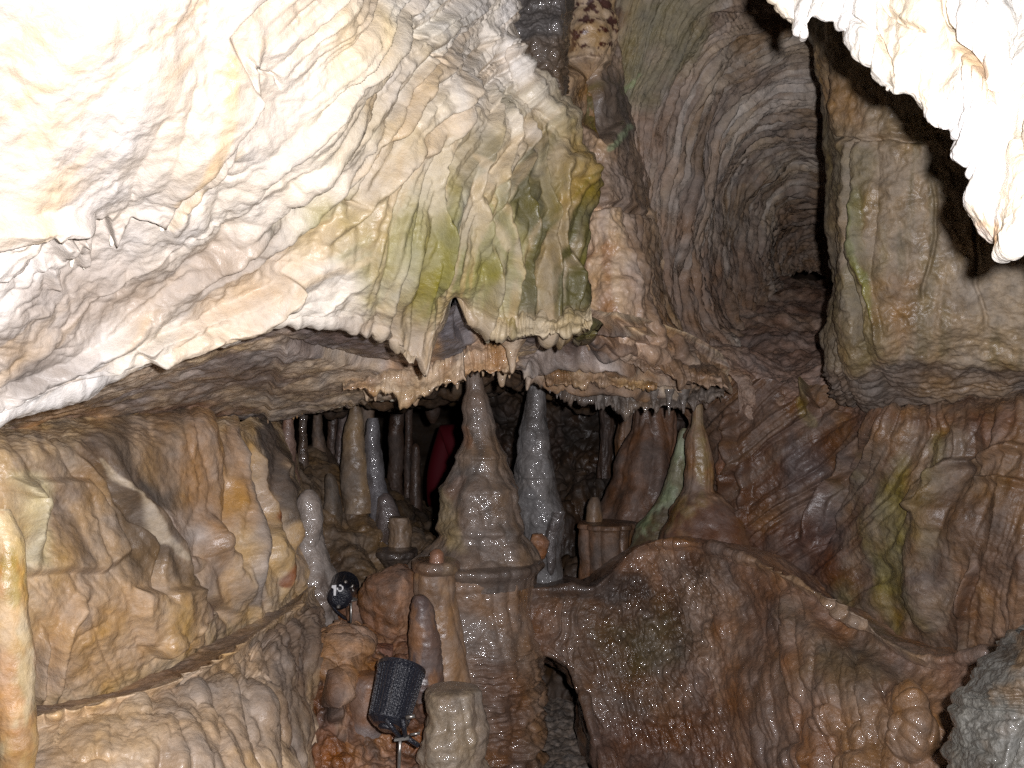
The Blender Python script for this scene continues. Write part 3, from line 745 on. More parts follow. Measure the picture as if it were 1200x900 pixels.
# ================================================================== 7. tunnel, upper right
S = Sheet([
 [(640,440,2.90),(650,330,2.90),(655,180,2.95),(660,60,3.00),(690,-60,2.90),(780,-180,2.60),(920,-260,2.40),(1080,-200,2.40),(1180,0,2.60),(1200,220,2.70),(1200,440,2.80)],
 [(790,438,3.02),(745,330,3.02),(735,180,3.04),(752,70,3.02),(790,-20,2.95),(850,-80,2.85),(940,-100,2.80),(1050,-60,2.90),(1110,60,3.00),(1140,240,3.04),(1130,440,3.08)],
 [(845,436,3.17),(785,360,3.20),(766,250,3.25),(780,150,3.25),(815,70,3.20),(865,25,3.19),(930,5,3.19),(1010,10,3.20),(1060,100,3.25),(1080,260,3.29),(1080,420,3.33)],
 [(868,410,3.45),(826,360,3.53),(812,280,3.58),(824,200,3.58),(850,140,3.53),(890,105,3.53),(940,95,3.53),(1000,105,3.56),(1030,170,3.58),(1050,290,3.62),(1050,410,3.66)],
 [(880,380,3.82),(862,345,3.94),(852,295,3.99),(862,240,3.99),(882,200,3.94),(912,178,3.94),(945,172,3.94),(985,180,3.94),(1015,220,3.99),(1025,300,4.04),(1025,380,4.07)],
 [(896,350,4.32),(892,330,4.49),(888,300,4.53),(896,268,4.53),(912,248,4.49),(930,238,4.49),(955,235,4.49),(985,242,4.49),(1000,268,4.53),(1008,310,4.57),(1006,350,4.57)],
 [(915,335,5.06),(912,325,5.19),(912,308,5.19),(918,292,5.19),(928,284,5.19),(940,280,5.19),(955,279,5.19),(970,282,5.19),(980,294,5.19),(985,315,5.19),(984,338,5.19)],
 [(944.0,314.0,5.56),(944.5,314.0,5.56),(945.0,314.0,5.56),(945.5,314.0,5.56),(946.0,314.0,5.56),(946.5,314.0,5.56),(947.0,314.0,5.56),(947.5,314.0,5.56),(948.0,314.0,5.56),(948.5,314.0,5.56),(949.0,314.0,5.56)],
], 620, 460)
q=S.q
S.base((172,150,130),(148,128,112),(184,164,140),(154,128,100), freq=2.2, seed=15)
S.rough(.06, 1.6, 3, seed=2)
# solution scallops running round the bore
a=np.stack([S.s*1.3, S.t*15, S.s*0+2],-1); w=perlin(S.B*3,5)
S.disp((np.minimum(np.abs(perlin(a+np.stack([w*0,w*1.6,w*0],-1),4))*1.5,1)**1.3-.3)*.024)
a=np.stack([S.s*3, S.t*38, S.s*0+5],-1)
S.disp((np.minimum(np.abs(perlin(a+np.stack([w*0,w*2.4,w*0],-1),6))*1.5,1)**1.2-.3)*.020*(.4+1.2*sm(-.1,.3,fbm(S.B,2.5,2,.5,77))))
a=np.stack([S.s*6, S.t*90, S.s*0+8],-1)
S.disp((np.minimum(np.abs(perlin(a+np.stack([w*0,w*3.5,w*0],-1),9))*1.8,1)**.8-.4)*.018)
S.rough(.010, 9, 4, seed=8)
S.rough(.008, 30, 3, seed=9)
S.streaks((222,210,196), S.t, S.s, 22, 1.5, amt=.5, seed=4, lo=.12)
S.streaks((128,110,98), S.t, S.s, 12, 1.0, amt=.5, seed=6)
S.patch([(650,-40),(760,-40),(735,40),(715,90),(660,85)], (170,138,98), soft=14, wob=16, amt=.85, seed=2)
S.patch([(740,-20),(830,-20),(800,50),(750,130),(705,110),(720,60)], (112,110,64), soft=26, wob=30, amt=.6, seed=3)
S.patch([(690,150),(770,160),(800,330),(850,420),(760,420),(720,300)], (156,124,98), soft=34, wob=36, amt=.75, seed=4, streak=(14,6))
S.patch([(800,290),(880,300),(890,380),(850,420),(800,380)], (140,108,84), soft=24, wob=26, amt=.7, seed=5)
S.patch([(900,240),(960,230),(1000,300),(960,340),(905,320)], (160,124,92), soft=14, wob=16, amt=.7, seed=7)
n=fbm(S.B,14,4,.6,91)
S.tint((74,26,18), sm(.22,.4,n)*sm(20,-10,poly_sd(q,[(672,5),(725,0),(715,60),(680,62)])))
S.vein([(733,138),(728,158),(713,172)], 5, (150,162,124), wob=1, amt=.8)
S.vein([(735,110),(752,88)], 4, (140,150,104), wob=2, amt=.8)
S.build('cave_passage', M_DULL, kind='structure')

# floor of that tunnel running down to the brow of the chamber
S = Sheet([
 [(866,500,3.15),(888,500,3.10),(918,498,3.06),(960,496,3.02),(1030,494,2.90)],
 [(862,446,3.15),(884,448,3.14),(918,450,3.10),(965,450,3.08),(1060,450,3.08)],
 [(830,412,3.29),(870,415,3.29),(920,418,3.29),(970,418,3.29),(1080,418,3.29)],
 [(850,385,3.71),(885,385,3.71),(930,385,3.71),(980,385,3.71),(1080,385,3.71)],
 [(880,350,4.40),(905,350,4.40),(940,350,4.40),(990,350,4.40),(1050,350,4.40)],
 [(900,328,5.56),(920,328,5.56),(945,328,5.56),(970,328,5.56),(1010,328,5.56)],
], 240, 300)
S.base((150,120,102),(128,100,84),(162,132,110), freq=3, seed=17)
S.rough(.07,2.5,4,seed=3); S.flutes(.05,9,3,seed=4,mask=sm(.45,.2,S.v)); S.rough(.02,14,4,seed=5); S.rough(.008,40,3,seed=6)
S.build('passage_floor', M_CLAY, kind='structure')

# ================================================================== 8. brown pillar between canopy and tunnel
S = Sheet([
 [(590,-60,3.3),(640,-60,3.05),(665,-50,2.86),(700,-40,2.84),(722,-20,2.92),(735,0,3.2)],
 [(600,70,3.2),(645,72,3.0),(668,76,2.84),(695,78,2.78),(715,84,2.86),(728,92,3.2)],
 [(620,150,3.1),(660,150,2.85),(684,152,2.74),(712,158,2.72),(738,170,2.86),(752,180,3.3)],
 [(640,240,3.0),(672,240,2.75),(700,240,2.66),(728,244,2.68),(752,250,2.84),(766,256,3.3)],
 [(640,330,2.95),(672,330,2.72),(705,330,2.62),(738,334,2.64),(768,345,2.82),(782,352,3.3)],
 [(650,400,2.9),(678,398,2.70),(714,400,2.60),(758,408,2.64),(810,420,2.82),(840,428,3.2)],
 [(660,430,2.95),(685,425,2.80),(722,420,2.74),(770,432,2.80),(828,446,2.95),(856,450,3.2)],
], 240, 420)
q=S.q
S.base((202,168,130),(178,148,122),(210,176,134),(172,142,112), freq=3, seed=19, stretch=(1,.4))
S.rough(.03,3,3,seed=3)
S.flutes(.045,9,1.1,warp=.6,seed=4,mask=sm(200,300,q[...,1]))
S.flutes(.02,24,2.4,warp=.6,seed=5,mask=sm(230,330,q[...,1]))
S.step([(600,78),(655,84),(690,72),(712,82),(716,110),(730,140),(715,170),(700,160),(690,150),(680,145),(600,140)], -.05, soft=6, jag=2, seed=5)
S.step([(600,-100),(720,-100),(715,76),(690,72),(660,84),(600,82)], .03, soft=5, jag=2, seed=3)
S.stroke([(690,246),(715,244),(735,238),(755,250)],5,-.03,wob=6,taper=False)
S.stroke([(706,115),(705,150)],4,-.03)
S.lumps(.05,14,12,seed=6,mask=sm(380,410,q[...,1]))
S.rough(.018,14,4,seed=8); S.rough(.007,42,3,seed=9)
S.patch([(690,75),(735,90),(760,150),(720,175),(705,130)], (92,84,78), soft=12, wob=12, amt=.8, seed=2)
S.patch([(660,84),(700,84),(704,150),(668,150)], (142,102,50), soft=8, wob=10, amt=.85, seed=3)
S.patch([(690,100),(706,95),(706,145),(692,140)], (96,92,34), soft=6, wob=8, amt=.8, seed=6)
S.patch([(650,-60),(730,-60),(715,60),(660,70)], (178,146,102), soft=12, wob=14, amt=.85, seed=4)
n=fbm(S.B,40,4,.6,91)
S.tint((72,24,16), sm(.05,.22,n)*sm(14,-10,poly_sd(q,[(668,0),(722,-5),(715,64),(678,66)]))*.95)
S.patch([(690,180),(760,180),(770,240),(690,244)], (134,112,96), soft=14, wob=16, amt=.7, seed=5)
S.patch([(700,290),(725,285),(730,390),(705,390)], (166,114,66), soft=10, wob=16, amt=.7, seed=7, streak=(20,2))
S.patch([(745,250),(775,330),(830,430),(790,420),(750,340)], (108,80,60), soft=14, wob=20, amt=.7, seed=8)
S.vein([(735,150),(728,165),(714,174)], 5, (150,162,124), wob=1, amt=.8)
S.build('flowstone_pillar', M_TAN, 'brown flowstone pillar with dark red flecks at its top, between the pale canopy and the tunnel', 'flowstone')

# grey rock strip behind the canopy's shoulder
S = Sheet([
 [(520,-90,2.7),(560,-90,2.62),(600,-90,2.56),(640,-90,2.55),(658,-90,2.6),(662,-90,3.0)],
 [(530,0,2.62),(570,0,2.55),(605,0,2.50),(640,0,2.49),(659,0,2.55),(664,0,3.0)],
 [(540,60,2.58),(580,60,2.52),(615,60,2.47),(643,60,2.46),(660,60,2.52),(664,60,3.0)],
 [(560,150,2.6),(600,150,2.54),(630,140,2.5),(652,125,2.5),(663,110,2.56),(666,110,3.0)],
], 160, 240)
S.base((98,92,88),(78,70,62),(114,106,100), freq=6, seed=23, stretch=(1,.5))
S.rough(.03,5,3,seed=2); S.flutes(.02,14,6,seed=4); S.rough(.016,18,4,seed=5); S.rough(.008,50,3,seed=6)
S.patch([(620,60),(665,40),(665,110),(640,110)], (104,80,52), soft=10, wob=16, amt=.7, seed=2)
S.build('rock_slab', M_WET, 'wet grey rock slab wedged between the canopy top and the brown pillar', 'rock')

# ================================================================== 9. hanging rock on the right
S = Sheet([
 [(980,-180,3.2),(955,-180,2.75),(975,-180,2.50),(1020,-180,2.38),(1100,-180,2.26),(1200,-180,2.16),(1340,-180,2.05)],
 [(985,0,3.2),(952,0,2.75),(972,0,2.50),(1015,0,2.38),(1100,0,2.28),(1200,0,2.18),(1340,0,2.05)],
 [(1000,120,3.2),(966,120,2.75),(985,120,2.50),(1025,120,2.38),(1100,120,2.29),(1200,120,2.20),(1340,120,2.08)],
 [(1015,240,3.2),(978,240,2.75),(992,240,2.50),(1030,240,2.38),(1100,240,2.30),(1200,240,2.22),(1340,240,2.1)],
 [(1020,340,3.2),(983,340,2.75),(996,342,2.52),(1034,345,2.40),(1100,345,2.33),(1200,340,2.25),(1340,330,2.12)],
 [(1010,400,3.2),(976,405,2.72),(992,410,2.54),(1036,412,2.44),(1105,415,2.38),(1200,405,2.30),(1340,390,2.16)],
 [(1005,435,3.2),(976,440,2.74),(996,446,2.62),(1040,450,2.54),(1110,450,2.48),(1200,440,2.40),(1340,420,2.26)],
 [(1010,450,3.3),(985,462,2.90),(1005,470,2.80),(1045,476,2.72),(1115,474,2.64),(1200,462,2.56),(1340,440,2.42)],
 [(1020,440,3.5),(1000,450,3.3),(1020,455,3.2),(1055,462,3.1),(1120,460,3.0),(1200,450,2.9),(1340,430,2.8)],
], 360, 460, right=1.5)
q=S.q
S.base((146,124,94),(126,108,82),(156,134,102),(136,122,104), freq=3, seed=25, stretch=(1,.5))
S.rough(.028,2.6,3,seed=2)
S.flutes(.04,9,.9,warp=.5,seed=4,mask=sm(1080,1030,q[...,0]))
S.flutes(.010,8,1.6,warp=.8,seed=6)
S.stroke([(985,158),(1005,164),(1040,160),(1080,166)],4,-.025,wob=5,taper=False)
S.stroke([(1000,165),(1003,240),(1008,330),(1012,400)],5,-.035,wob=8,taper=False)
S.stroke([(1010,210),(1012,270),(1020,330),(1032,390),(1035,420)],6,.02,wob=6)
S.lumps(.010,9,4,seed=7,mask=sm(150,180,q[...,1])*sm(440,400,q[...,1]))
und=sm(425,445,q[...,1])
a=np.stack([S.s*8,S.t*40,S.s*0+5],-1)
S.disp((np.minimum(np.abs(perlin(a+perlin(S.B*5,3)[...,None]*.6,6))*1.8,1)**.8-.4)*.014*und)
S.rough(.018,12,4,seed=8); S.rough(.008,42,3,seed=9)
S.stroke([(1040,166),(1100,160),(1160,172),(1230,168)],3,-.012,wob=8)
S.stroke([(1090,210),(1100,280),(1085,350)],4,-.012,wob=14); S.stroke([(1150,250),(1140,330),(1160,400)],4,-.012,wob=14)
S.streaks((104,92,58), S.s, S.t, 12, 1.6, amt=.5, seed=6)
S.patch([(960,60),(1010,100),(1030,160),(1000,160),(975,120)], (134,98,52), soft=14, wob=20, amt=.8, seed=2)
S.patch([(985,165),(1030,170),(1040,420),(1010,440),(995,330)], (120,104,64), soft=14, wob=30, amt=.8, seed=3, streak=(20,1.6))
S.patch([(1000,220),(1020,220),(1030,300),(1014,330)], (112,112,60), soft=12, wob=18, amt=.7, seed=4, streak=(24,2))
S.vein([(1009,240),(1015,300),(1026,370)], 4, (126,128,60), wob=6, amt=.7)
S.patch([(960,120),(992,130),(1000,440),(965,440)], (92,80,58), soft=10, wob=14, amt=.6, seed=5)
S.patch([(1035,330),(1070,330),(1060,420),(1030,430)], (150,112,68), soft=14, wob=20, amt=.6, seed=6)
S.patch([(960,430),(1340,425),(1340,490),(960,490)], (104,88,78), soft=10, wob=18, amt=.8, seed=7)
S.patch([(1080,450),(1180,440),(1180,470),(1090,474)], (140,112,78), soft=10, wob=18, amt=.6, seed=8)
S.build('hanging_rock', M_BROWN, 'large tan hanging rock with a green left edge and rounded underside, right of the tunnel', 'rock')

# ================================================================== 10. white drapery close to the lens
edge = [(-1,(880,-60)),(0,(905,10)),(0,(936,46)),(0,(950,24)),(0,(984,34)),(0,(1010,72)),(0,(1036,112)),(0,(1064,113)),(0,(1090,156)),(0,(1114,162)),(0,(1136,208)),(0,(1156,285)),(0,(1174,300)),(0,(1205,284)),(0,(1260,290)),(0,(1340,300))]
E=[e[1] for e in edge]
k=np.linspace(0,1,len(E))
rows=[]
for off,dd in ((( 40,-330),.16),((34,-240),.08),((26,-160),.02),((18,-90),-.01),((10,-45),-.02),((3,-12),-.015),((0,0),.005),((3,-8),.05),((16,-40),.14),((40,-120),.24)):
    rows.append([(x+off[0],y+off[1],1.42-.50*kk+dd) for (x,y),kk in zip(E,k)])
S=Sheet(rows,520,300,right=.9)
q=S.q
S.base((232,226,214),(238,234,228),(222,206,180), freq=5, seed=27)
S.rough(.02,5,3,seed=2)
S.flutes(.022,22,3,warp=.6,seed=4)
S.rough(.008,22,4,seed=5); S.rough(.003,60,3,seed=6)
S.stroke([(1105,0),(1125,50),(1160,90),(1185,100)],6,-.03,wob=4)
S.stroke([(1030,0),(1060,30),(1090,40)],4,-.015,wob=4); S.stroke([(980,10),(1030,40),(1050,90)],4,-.012,wob=4)
S.patch([(1120,60),(1150,70),(1180,110),(1160,115)], (190,150,90), soft=10, wob=10, amt=.7, seed=2)
S.patch([(1150,262),(1166,262),(1172,285),(1160,290)], (200,150,90), soft=6, wob=8, amt=.7, seed=3)
S.build('rock_drapery', M_PALE, 'bright white jagged drapery hanging into the upper right corner close to the viewer', 'drapery')

# ================================================================== 11. scalloped grey fin, lower right corner
S=Sheet([
 [(1215,735,1.62),(1200,742,1.52),(1215,748,1.44),(1250,752,1.38),(1320,750,1.32)],
 [(1180,772,1.62),(1163,776,1.52),(1178,780,1.43),(1225,782,1.36),(1320,782,1.30)],
 [(1150,808,1.62),(1134,812,1.52),(1150,815,1.42),(1205,816,1.35),(1320,818,1.28)],
 [(1140,850,1.62),(1124,852,1.52),(1140,855,1.42),(1200,858,1.34),(1320,860,1.27)],
 [(1140,900,1.60),(1122,904,1.50),(1138,908,1.40),(1196,912,1.32),(1320,915,1.26)],
 [(1130,990,1.58),(1112,994,1.48),(1130,998,1.38),(1190,1002,1.30),(1320,1004,1.25)],
],260,260,right=.8)
q=S.q
S.base((92,90,84),(70,62,52),(108,106,98),(98,78,54), freq=5, seed=29)
S.rough(.008,5,3,seed=2)
S.disp((np.abs(np.sin(S.t*120+3*perlin(S.st(9,5,2),3)))**.7)*.012*sm(.5,.05,S.u))
S.P[...,0]-=(np.abs(np.sin(S.t*60+3*perlin(S.st(3,5,1),3)))**.7)*.014*sm(.45,.2,S.u)
S.flutes(.012,12,22,warp=.8,seed=5)
S.rough(.007,24,4,seed=6); S.rough(.004,60,3,seed=7)
S.stroke([(1195,790),(1200,840),(1188,870),(1180,900)],6,-.02,wob=4)
S.build('rock_fin', M_WET, 'blue grey scalloped rock fin poking in at the lower right corner', 'rock')

curtain('flowstone_curtain',[(404,448),(432,440),(462,430),(490,420),(520,408),(548,402)],[(402,456),(430,454),(460,456),(486,464),(516,450),(546,440)],2.5,.030,26,M_WET,[(196,164,126),(172,138,102),(206,178,142)],'pale tan toothed curtain along the roof edge left of the central stalagmite',3)
curtain('flowstone_curtain',[(542,404),(560,398),(580,394),(598,396),(608,402)],[(545,438),(562,432),(580,434),(594,434),(606,420)],2.42,.030,30,M_WET,[(190,152,112),(168,130,92),(200,170,132)],'tan folded curtain directly above the tip of the central stalagmite',7)
curtain('flowstone_curtain',[(636,424),(655,424),(675,426),(695,430),(720,433),(745,438),(770,446)],[(640,446),(656,450),(676,450),(694,446),(720,450),(745,452),(770,454)],2.74,.026,30,M_WET,[(160,126,88),(140,108,76),(176,146,108)],'ochre brown curtain with short teeth right of the slender grey stalagmite',11)
curtain('flowstone_curtain',[(690,388),(715,396),(745,404),(780,416),(815,430),(845,436)],[(690,402),(716,414),(748,424),(784,436),(818,448),(848,452)],2.69,.030,26,M_BROWN,[(140,110,82),(118,92,70),(152,122,94)],'layered brown ledge running down to the right at the foot of the brown pillar',15)

curtain('flowstone_curtain',[(622,434),(655,440),(700,448),(745,454),(795,458),(850,450)],[(628,442),(656,456),(700,472),(742,476),(792,472),(848,462)],2.92,.035,38,M_WET,[(112,98,86),(92,80,70),(128,112,96)],'dark grey ledge with fine drip teeth over the right hand chamber',19)

curtain('flowstone_curtain',[(545,352),(575,356),(605,362),(640,366),(668,364),(692,358)],[(547,376),(575,386),(605,392),(640,390),(668,388),(694,378)],2.12,.016,34,M_PALE,[(176,156,116),(150,132,84),(190,170,134)],'pale olive tinted rippled curtain along the lower right lip of the canopy',23)
# ================================================================== floor, shell of the cave
n=220
xs=np.linspace(-4.2,4.6,n); ys=np.linspace(-3.2,10.5,n+60)
X,Y=np.meshgrid(xs,ys)
Z=-.5*sm(4.6,5.6,Y)
P=np.stack([X,Y,Z],-1)
P[...,2]+=fbm(P,1.2,4,.5,5)*.06*sm(.25,.8,np.abs(X-.2))+np.clip(np.abs(X-.3)-1.0,0,3)**2*.12
Cc=np.zeros(P.shape); Cc[:]=lin((96,66,46)); m=sm(-.05,.35,fbm(P,2,4,.5,9))[...,None]; Cc=Cc*(1-m)+lin((76,58,46))*m
tag(raw_mesh('cave_floor',P.reshape(-1,3),grid_faces(n+60,n),M_CLAY,Cc.reshape(-1,3),origin=(0,0,0)),kind='structure')
# gravel path
ys=np.linspace(1.2,4.3,420); us=np.linspace(-.5,.5,90)
U,Y=np.meshgrid(us,ys); X=.16+.02*np.sin(Y*1.3)+U*(.62)
Z=-.5*sm(4.6,5.6,Y)+.02
P=np.stack([X,Y,Z],-1); f1,f2,cid=worley(P*np.array([60,34,60]),3)
P[...,2]+=np.sqrt(np.clip(1-(f1/.8)**2,0,1))*.009+fbm(P,14,4,.6,2)*.016
Cc=np.zeros(P.shape); Cc[:]=lin((138,122,108)); Cc*=(.55+.9*cid)[...,None]
tag(raw_mesh('gravel_path',P.reshape(-1,3),grid_faces(420,90),M_GRAVEL,Cc.reshape(-1,3),origin=(0,0,0)),kind='structure')
# the shell of rock all round the cave
nu_,nv_=260,180
th=np.linspace(0,2*np.pi,nu_,endpoint=False); ph=np.linspace(.02,np.pi-.02,nv_)
T,Ph=np.meshgrid(th,ph)
D=np.stack([np.sin(Ph)*np.cos(T),np.sin(Ph)*np.sin(T),np.cos(Ph)],-1)
r=1+.10*fbm(D,2.2,4,.55,3)+.03*fbm(D,9,4,.55,6)
P=D*r[...,None]*np.array([4.2,7.4,3.2])+np.array([.2,3.9,1.2])
Cc=np.zeros(P.shape); Cc[:]=lin((104,84,66)); m=sm(-.05,.35,fbm(P,1.2,4,.5,9))[...,None]; Cc=Cc*(1-m)+lin((80,62,50))*m
tag(raw_mesh('cave_wall',P.reshape(-1,3),grid_faces(nv_,nu_,True),M_DULL,Cc.reshape(-1,3),origin=(0,0,0)),kind='structure')

# ================================================================== back chamber rock
# dark slope under the rows of columns on the left
S=Sheet([
 [(290,556,4.6),(330,548,4.6),(370,534,4.8),(420,545,4.9),(470,575,5.2),(520,605,5.4),(560,615,5.4)],
 [(300,562,3.5),(335,556,3.5),(372,532,3.75),(420,575,3.7),(452,600,3.9),(500,626,4.3),(560,640,4.4)],
 [(310,610,3.25),(340,606,3.2),(374,590,3.4),(420,612,3.42),(455,625,3.5),(496,632,3.6),(560,640,3.9)],
 [(320,680,3.12),(345,680,3.05),(380,660,3.2),(425,672,3.22),(458,668,3.3),(498,660,3.4),(560,660,3.7)],
 [(320,760,3.0),(345,760,2.95),(380,745,3.02),(425,750,3.05),(458,750,3.1),(498,750,3.2),(560,750,3.5)],
],280,260)
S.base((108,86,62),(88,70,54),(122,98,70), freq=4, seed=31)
S.rough(.05,4,3,seed=2); S.flutes(.06,9,2.5,warp=.6,seed=4); S.rough(.02,15,4,seed=5); S.rough(.008,45,3,seed=6)
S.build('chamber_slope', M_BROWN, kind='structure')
# rough back wall seen between the tall stalagmites and to their right
S=Sheet([
 [(560,400,4.3),(620,405,4.4),(680,430,4.5),(740,440,4.4),(800,440,4.2),(850,440,3.9)],
 [(575,480,4.9),(625,480,4.9),(680,480,4.9),(740,480,4.7),(800,490,4.4),(850,490,4.0)],
 [(590,560,4.9),(630,560,4.9),(680,560,4.9),(740,560,4.7),(800,560,4.3),(850,560,3.9)],
 [(590,640,4.4),(630,640,4.4),(680,640,4.4),(740,640,4.3),(800,640,4.1),(850,640,3.8)],
 [(590,720,4.0),(630,720,4.0),(680,720,4.0),(740,720,4.0),(800,720,3.9),(850,720,3.7)],
 [(580,845,4.05),(630,845,4.05),(680,845,4.0),(740,845,4.0),(800,845,3.9),(850,845,3.7)],
],260,260)
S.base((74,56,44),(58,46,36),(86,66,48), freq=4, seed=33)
S.rough(.14,3,4,seed=2); S.lumps(.03,6,6,seed=3); S.rough(.05,11,4,seed=5); S.rough(.012,40,3,seed=6)
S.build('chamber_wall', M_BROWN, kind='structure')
# roof over the far rows of columns
S=Sheet([
 [(280,478,3.2),(380,462,3.2),(450,445,3.1),(540,425,3.0),(620,420,3.0),(700,440,3.1),(840,440,3.2)],
 [(280,476,3.8),(380,470,3.8),(450,464,3.8),(540,450,3.8),(620,445,3.8),(700,460,3.8),(840,460,3.8)],
 [(280,472,4.6),(380,470,4.6),(450,468,4.8),(540,456,4.8),(620,452,4.8),(700,462,4.6),(840,460,4.6)],
 [(280,455,6.6),(380,452,6.6),(450,450,6.8),(540,445,6.8),(620,440,6.6),(700,440,6.6),(840,440,6.6)],
],360,200)
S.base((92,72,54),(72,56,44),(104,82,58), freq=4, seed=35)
S.rough(.08,4,4,seed=2); S.P[...,2]-=np.clip(perlin(S.st(9,9,1),3),0,1)**1.5*.06; S.rough(.03,14,4,seed=3)
S.build('chamber_roof', M_BROWN, kind='structure')

# ================================================================== main stalagmite and its pedestal
GREYBR=[(138,112,94),(116,96,84),(150,112,84)]
def strata(P,S,th,R):
    # broken beds of limestone low down, draped flow above
    z=P[...,2]; low=sm(.62,.40,z)
    n=fbm(P*np.array([6,6,26]),1.0,4,.55,5); m=fbm(P*np.array([9,9,9]),1.0,4,.55,8)
    lay=np.abs(np.sin(z*55+6*perlin(P*3,3)))**.5
    r=(low*(n*.026+lay*.003)+m*.010)[...,None]
    c=P.mean(1,keepdims=True); d=P-c; d[...,2]=0; d/=np.linalg.norm(d,axis=-1)[...,None]+1e-9
    return P+d*r
spindle('stalagmite',[(425,555,9),(445,556,10),(458,557,11),(466,557,14),(478,558,17),(490,560,17.5),(500,560,20),(510,561,19.5),(524,562,23),(534,562,29),(540,562,28.5),(553,561,34),(564,561,38),(572,561,44),(578,561,44),(592,562,47),(608,562,50),(618,562,55),(626,563,54),(640,563,60),(650,562,66),(658,562,72),(664,561,75)],
  3.0,M_WET,[(126,108,94),(102,90,80),(134,112,92)], 'tall tapering brown stalagmite standing on the round rimmed pedestal in the centre','stalagmite',
  nu=200,nv=330,rough=.15,rings=.05,ringf=15,lumps=.12,lumpf=10,flute=.07,flutef=9,seed=4,
  stains=[([(520,590),(535,640)],16,(170,150,110),.7),([(512,575),(508,610)],10,(84,88,44),.6),([(545,505),(548,520)],8,(146,104,74),.6),([(536,560),(530,580)],12,(146,106,78),.45)])
spindle('stalagmite',[(420,629,7),(440,629,8),(460,628,11),(480,628,13),(500,627,16),(508,627,18),(530,627,20),(540,627,23),(556,628,25),(562,629,24),(580,629,27),(600,631,28),(625,633,27),(650,636,22),(668,640,19),(690,640,18)],
  3.45,M_WET,[(120,116,114),(98,92,88),(134,128,124)],'slender wet grey stalagmite standing behind and right of the central brown one','stalagmite',
  nu=160,nv=280,rough=.14,rings=.05,ringf=16,lumps=.10,lumpf=12,flute=.07,flutef=8,seed=9)
spindle('stalactite',[(600,655,8,3.33),(620,648,7,3.33),(640,645,6,3.33),(655,646,5,3.33),(668,646,4,3.33),(674,646,1,3.33)],3.33,M_WET,[(120,114,112),(100,92,88)],
  'wet grey curtain tail hanging at the foot of the slender grey stalagmite','stalactite',nu=48,nv=80,rough=.25,seed=14)
spindle('broken_stone',[(626,630,7),(632,631,10),(642,632,10),(652,633,7),(656,633,3)],3.28,M_CLAY,[(164,116,78),(150,100,64)],
  'small orange broken stone lodged at the foot of the slender grey stalagmite','stone',nu=40,nv=40,rough=.3,seed=15,cap=True)

ped=bpy.data.objects.new('flowstone_pedestal',None); COL.objects.link(ped); ped.location=W(560,900,2.95); ped.empty_display_size=.1
tag(ped,'wet brown flowstone pedestal with a round flat rim, carrying the central stalagmite','pedestal'); bpy.context.view_layer.update()
spindle('trunk',[(660,562,68),(672,561,70),(690,560,69),(720,560,69),(745,560,70),(770,559,72),(800,557,74),(840,553,76),(880,550,78),(960,548,82)],2.98,M_WET,
  [(128,104,84),(106,88,74),(140,108,80)],parent=ped,nu=240,nv=330,rough=.10,flute=.13,flutef=13,lumps=.10,lumpf=12,seed=21,hook=strata,
  stains=[([(590,800),(600,900)],40,(112,76,50),.7),([(545,760),(600,770)],34,(122,112,104),.6)])
spindle('rim',[(655,562,66),(656,562,72),(658,562,76),(662,562,77),(666,561,75),(672,561,70),(682,561,68)],2.98,M_WET,[(116,98,84),(96,82,72)],parent=ped,nu=240,nv=60,rough=.05,flute=.05,flutef=22,lumps=.03,lumpf=22,seed=22,cap=True)
spindle('side_column',[(668,512,24),(690,512,24),(712,514,23),(745,518,24),(770,520,27),(800,520,31),(860,520,36)],2.78,M_TAN,[(156,120,84),(134,106,82),(168,130,88)],parent=ped,nu=120,nv=180,rough=.12,flute=.08,flutef=10,seed=23)
spindle('side_rim',[(655,512,22),(657,512,27),(662,512,29),(667,512,28),(671,512,24)],2.78,M_WET,[(118,92,72),(140,112,80)],parent=ped,nu=140,nv=50,rough=.16,lumps=.08,lumpf=18,seed=24,cap=True)
spindle('stalagmite',[(644,512,4),(648,512,8),(655,512,9),(663,512,10),(672,512,11)],2.74,M_WET,[(150,104,76),(130,92,72)],'stubby rounded brown stalagmite nub on the small side column rim of the pedestal','stalagmite',nu=48,nv=50,rough=.08,seed=25,cap=True)
spindle('stalagmite',[(698,492,6),(703,493,10),(712,494,13),(735,496,16),(765,498,19),(795,498,23),(830,497,27)],2.6,M_TAN,[(112,88,76),(140,98,64),(96,78,72)],'dark brown rounded finger stalagmite in front of the pedestal, left side','stalagmite',nu=80,nv=110,rough=.10,rings=.05,ringf=22,seed=26,cap=True)
spindle('stalagmite',[(806,531,22),(808,531,29),(812,531,33),(822,531,35),(842,532,35),(852,531,39),(875,530,43),(900,529,45),(940,528,48),(1000,528,50)],2.25,M_WET,[(132,114,94),(112,98,82),(146,128,104)],
  'short flat topped pale grey stalagmite stump at the bottom centre','stalagmite',nu=180,nv=200,rough=.26,rings=.04,ringf=12,lumps=.10,lumpf=9,flute=.10,flutef=9,seed=27,cap=True)
spindle('stalagmite',[(789,428,14),(793,429,20),(802,430,24),(825,430,25),(850,431,26),(880,433,28),(905,435,31),(960,437,33)],2.42,M_TAN,[(120,86,62),(104,80,66),(136,92,56)],
  'smooth reddish brown rounded stalagmite left of the ribbed spotlight','stalagmite',nu=90,nv=110,rough=.10,seed=28,cap=True,stains=[([(415,860),(440,870),(450,890)],18,(120,116,116),.6)])
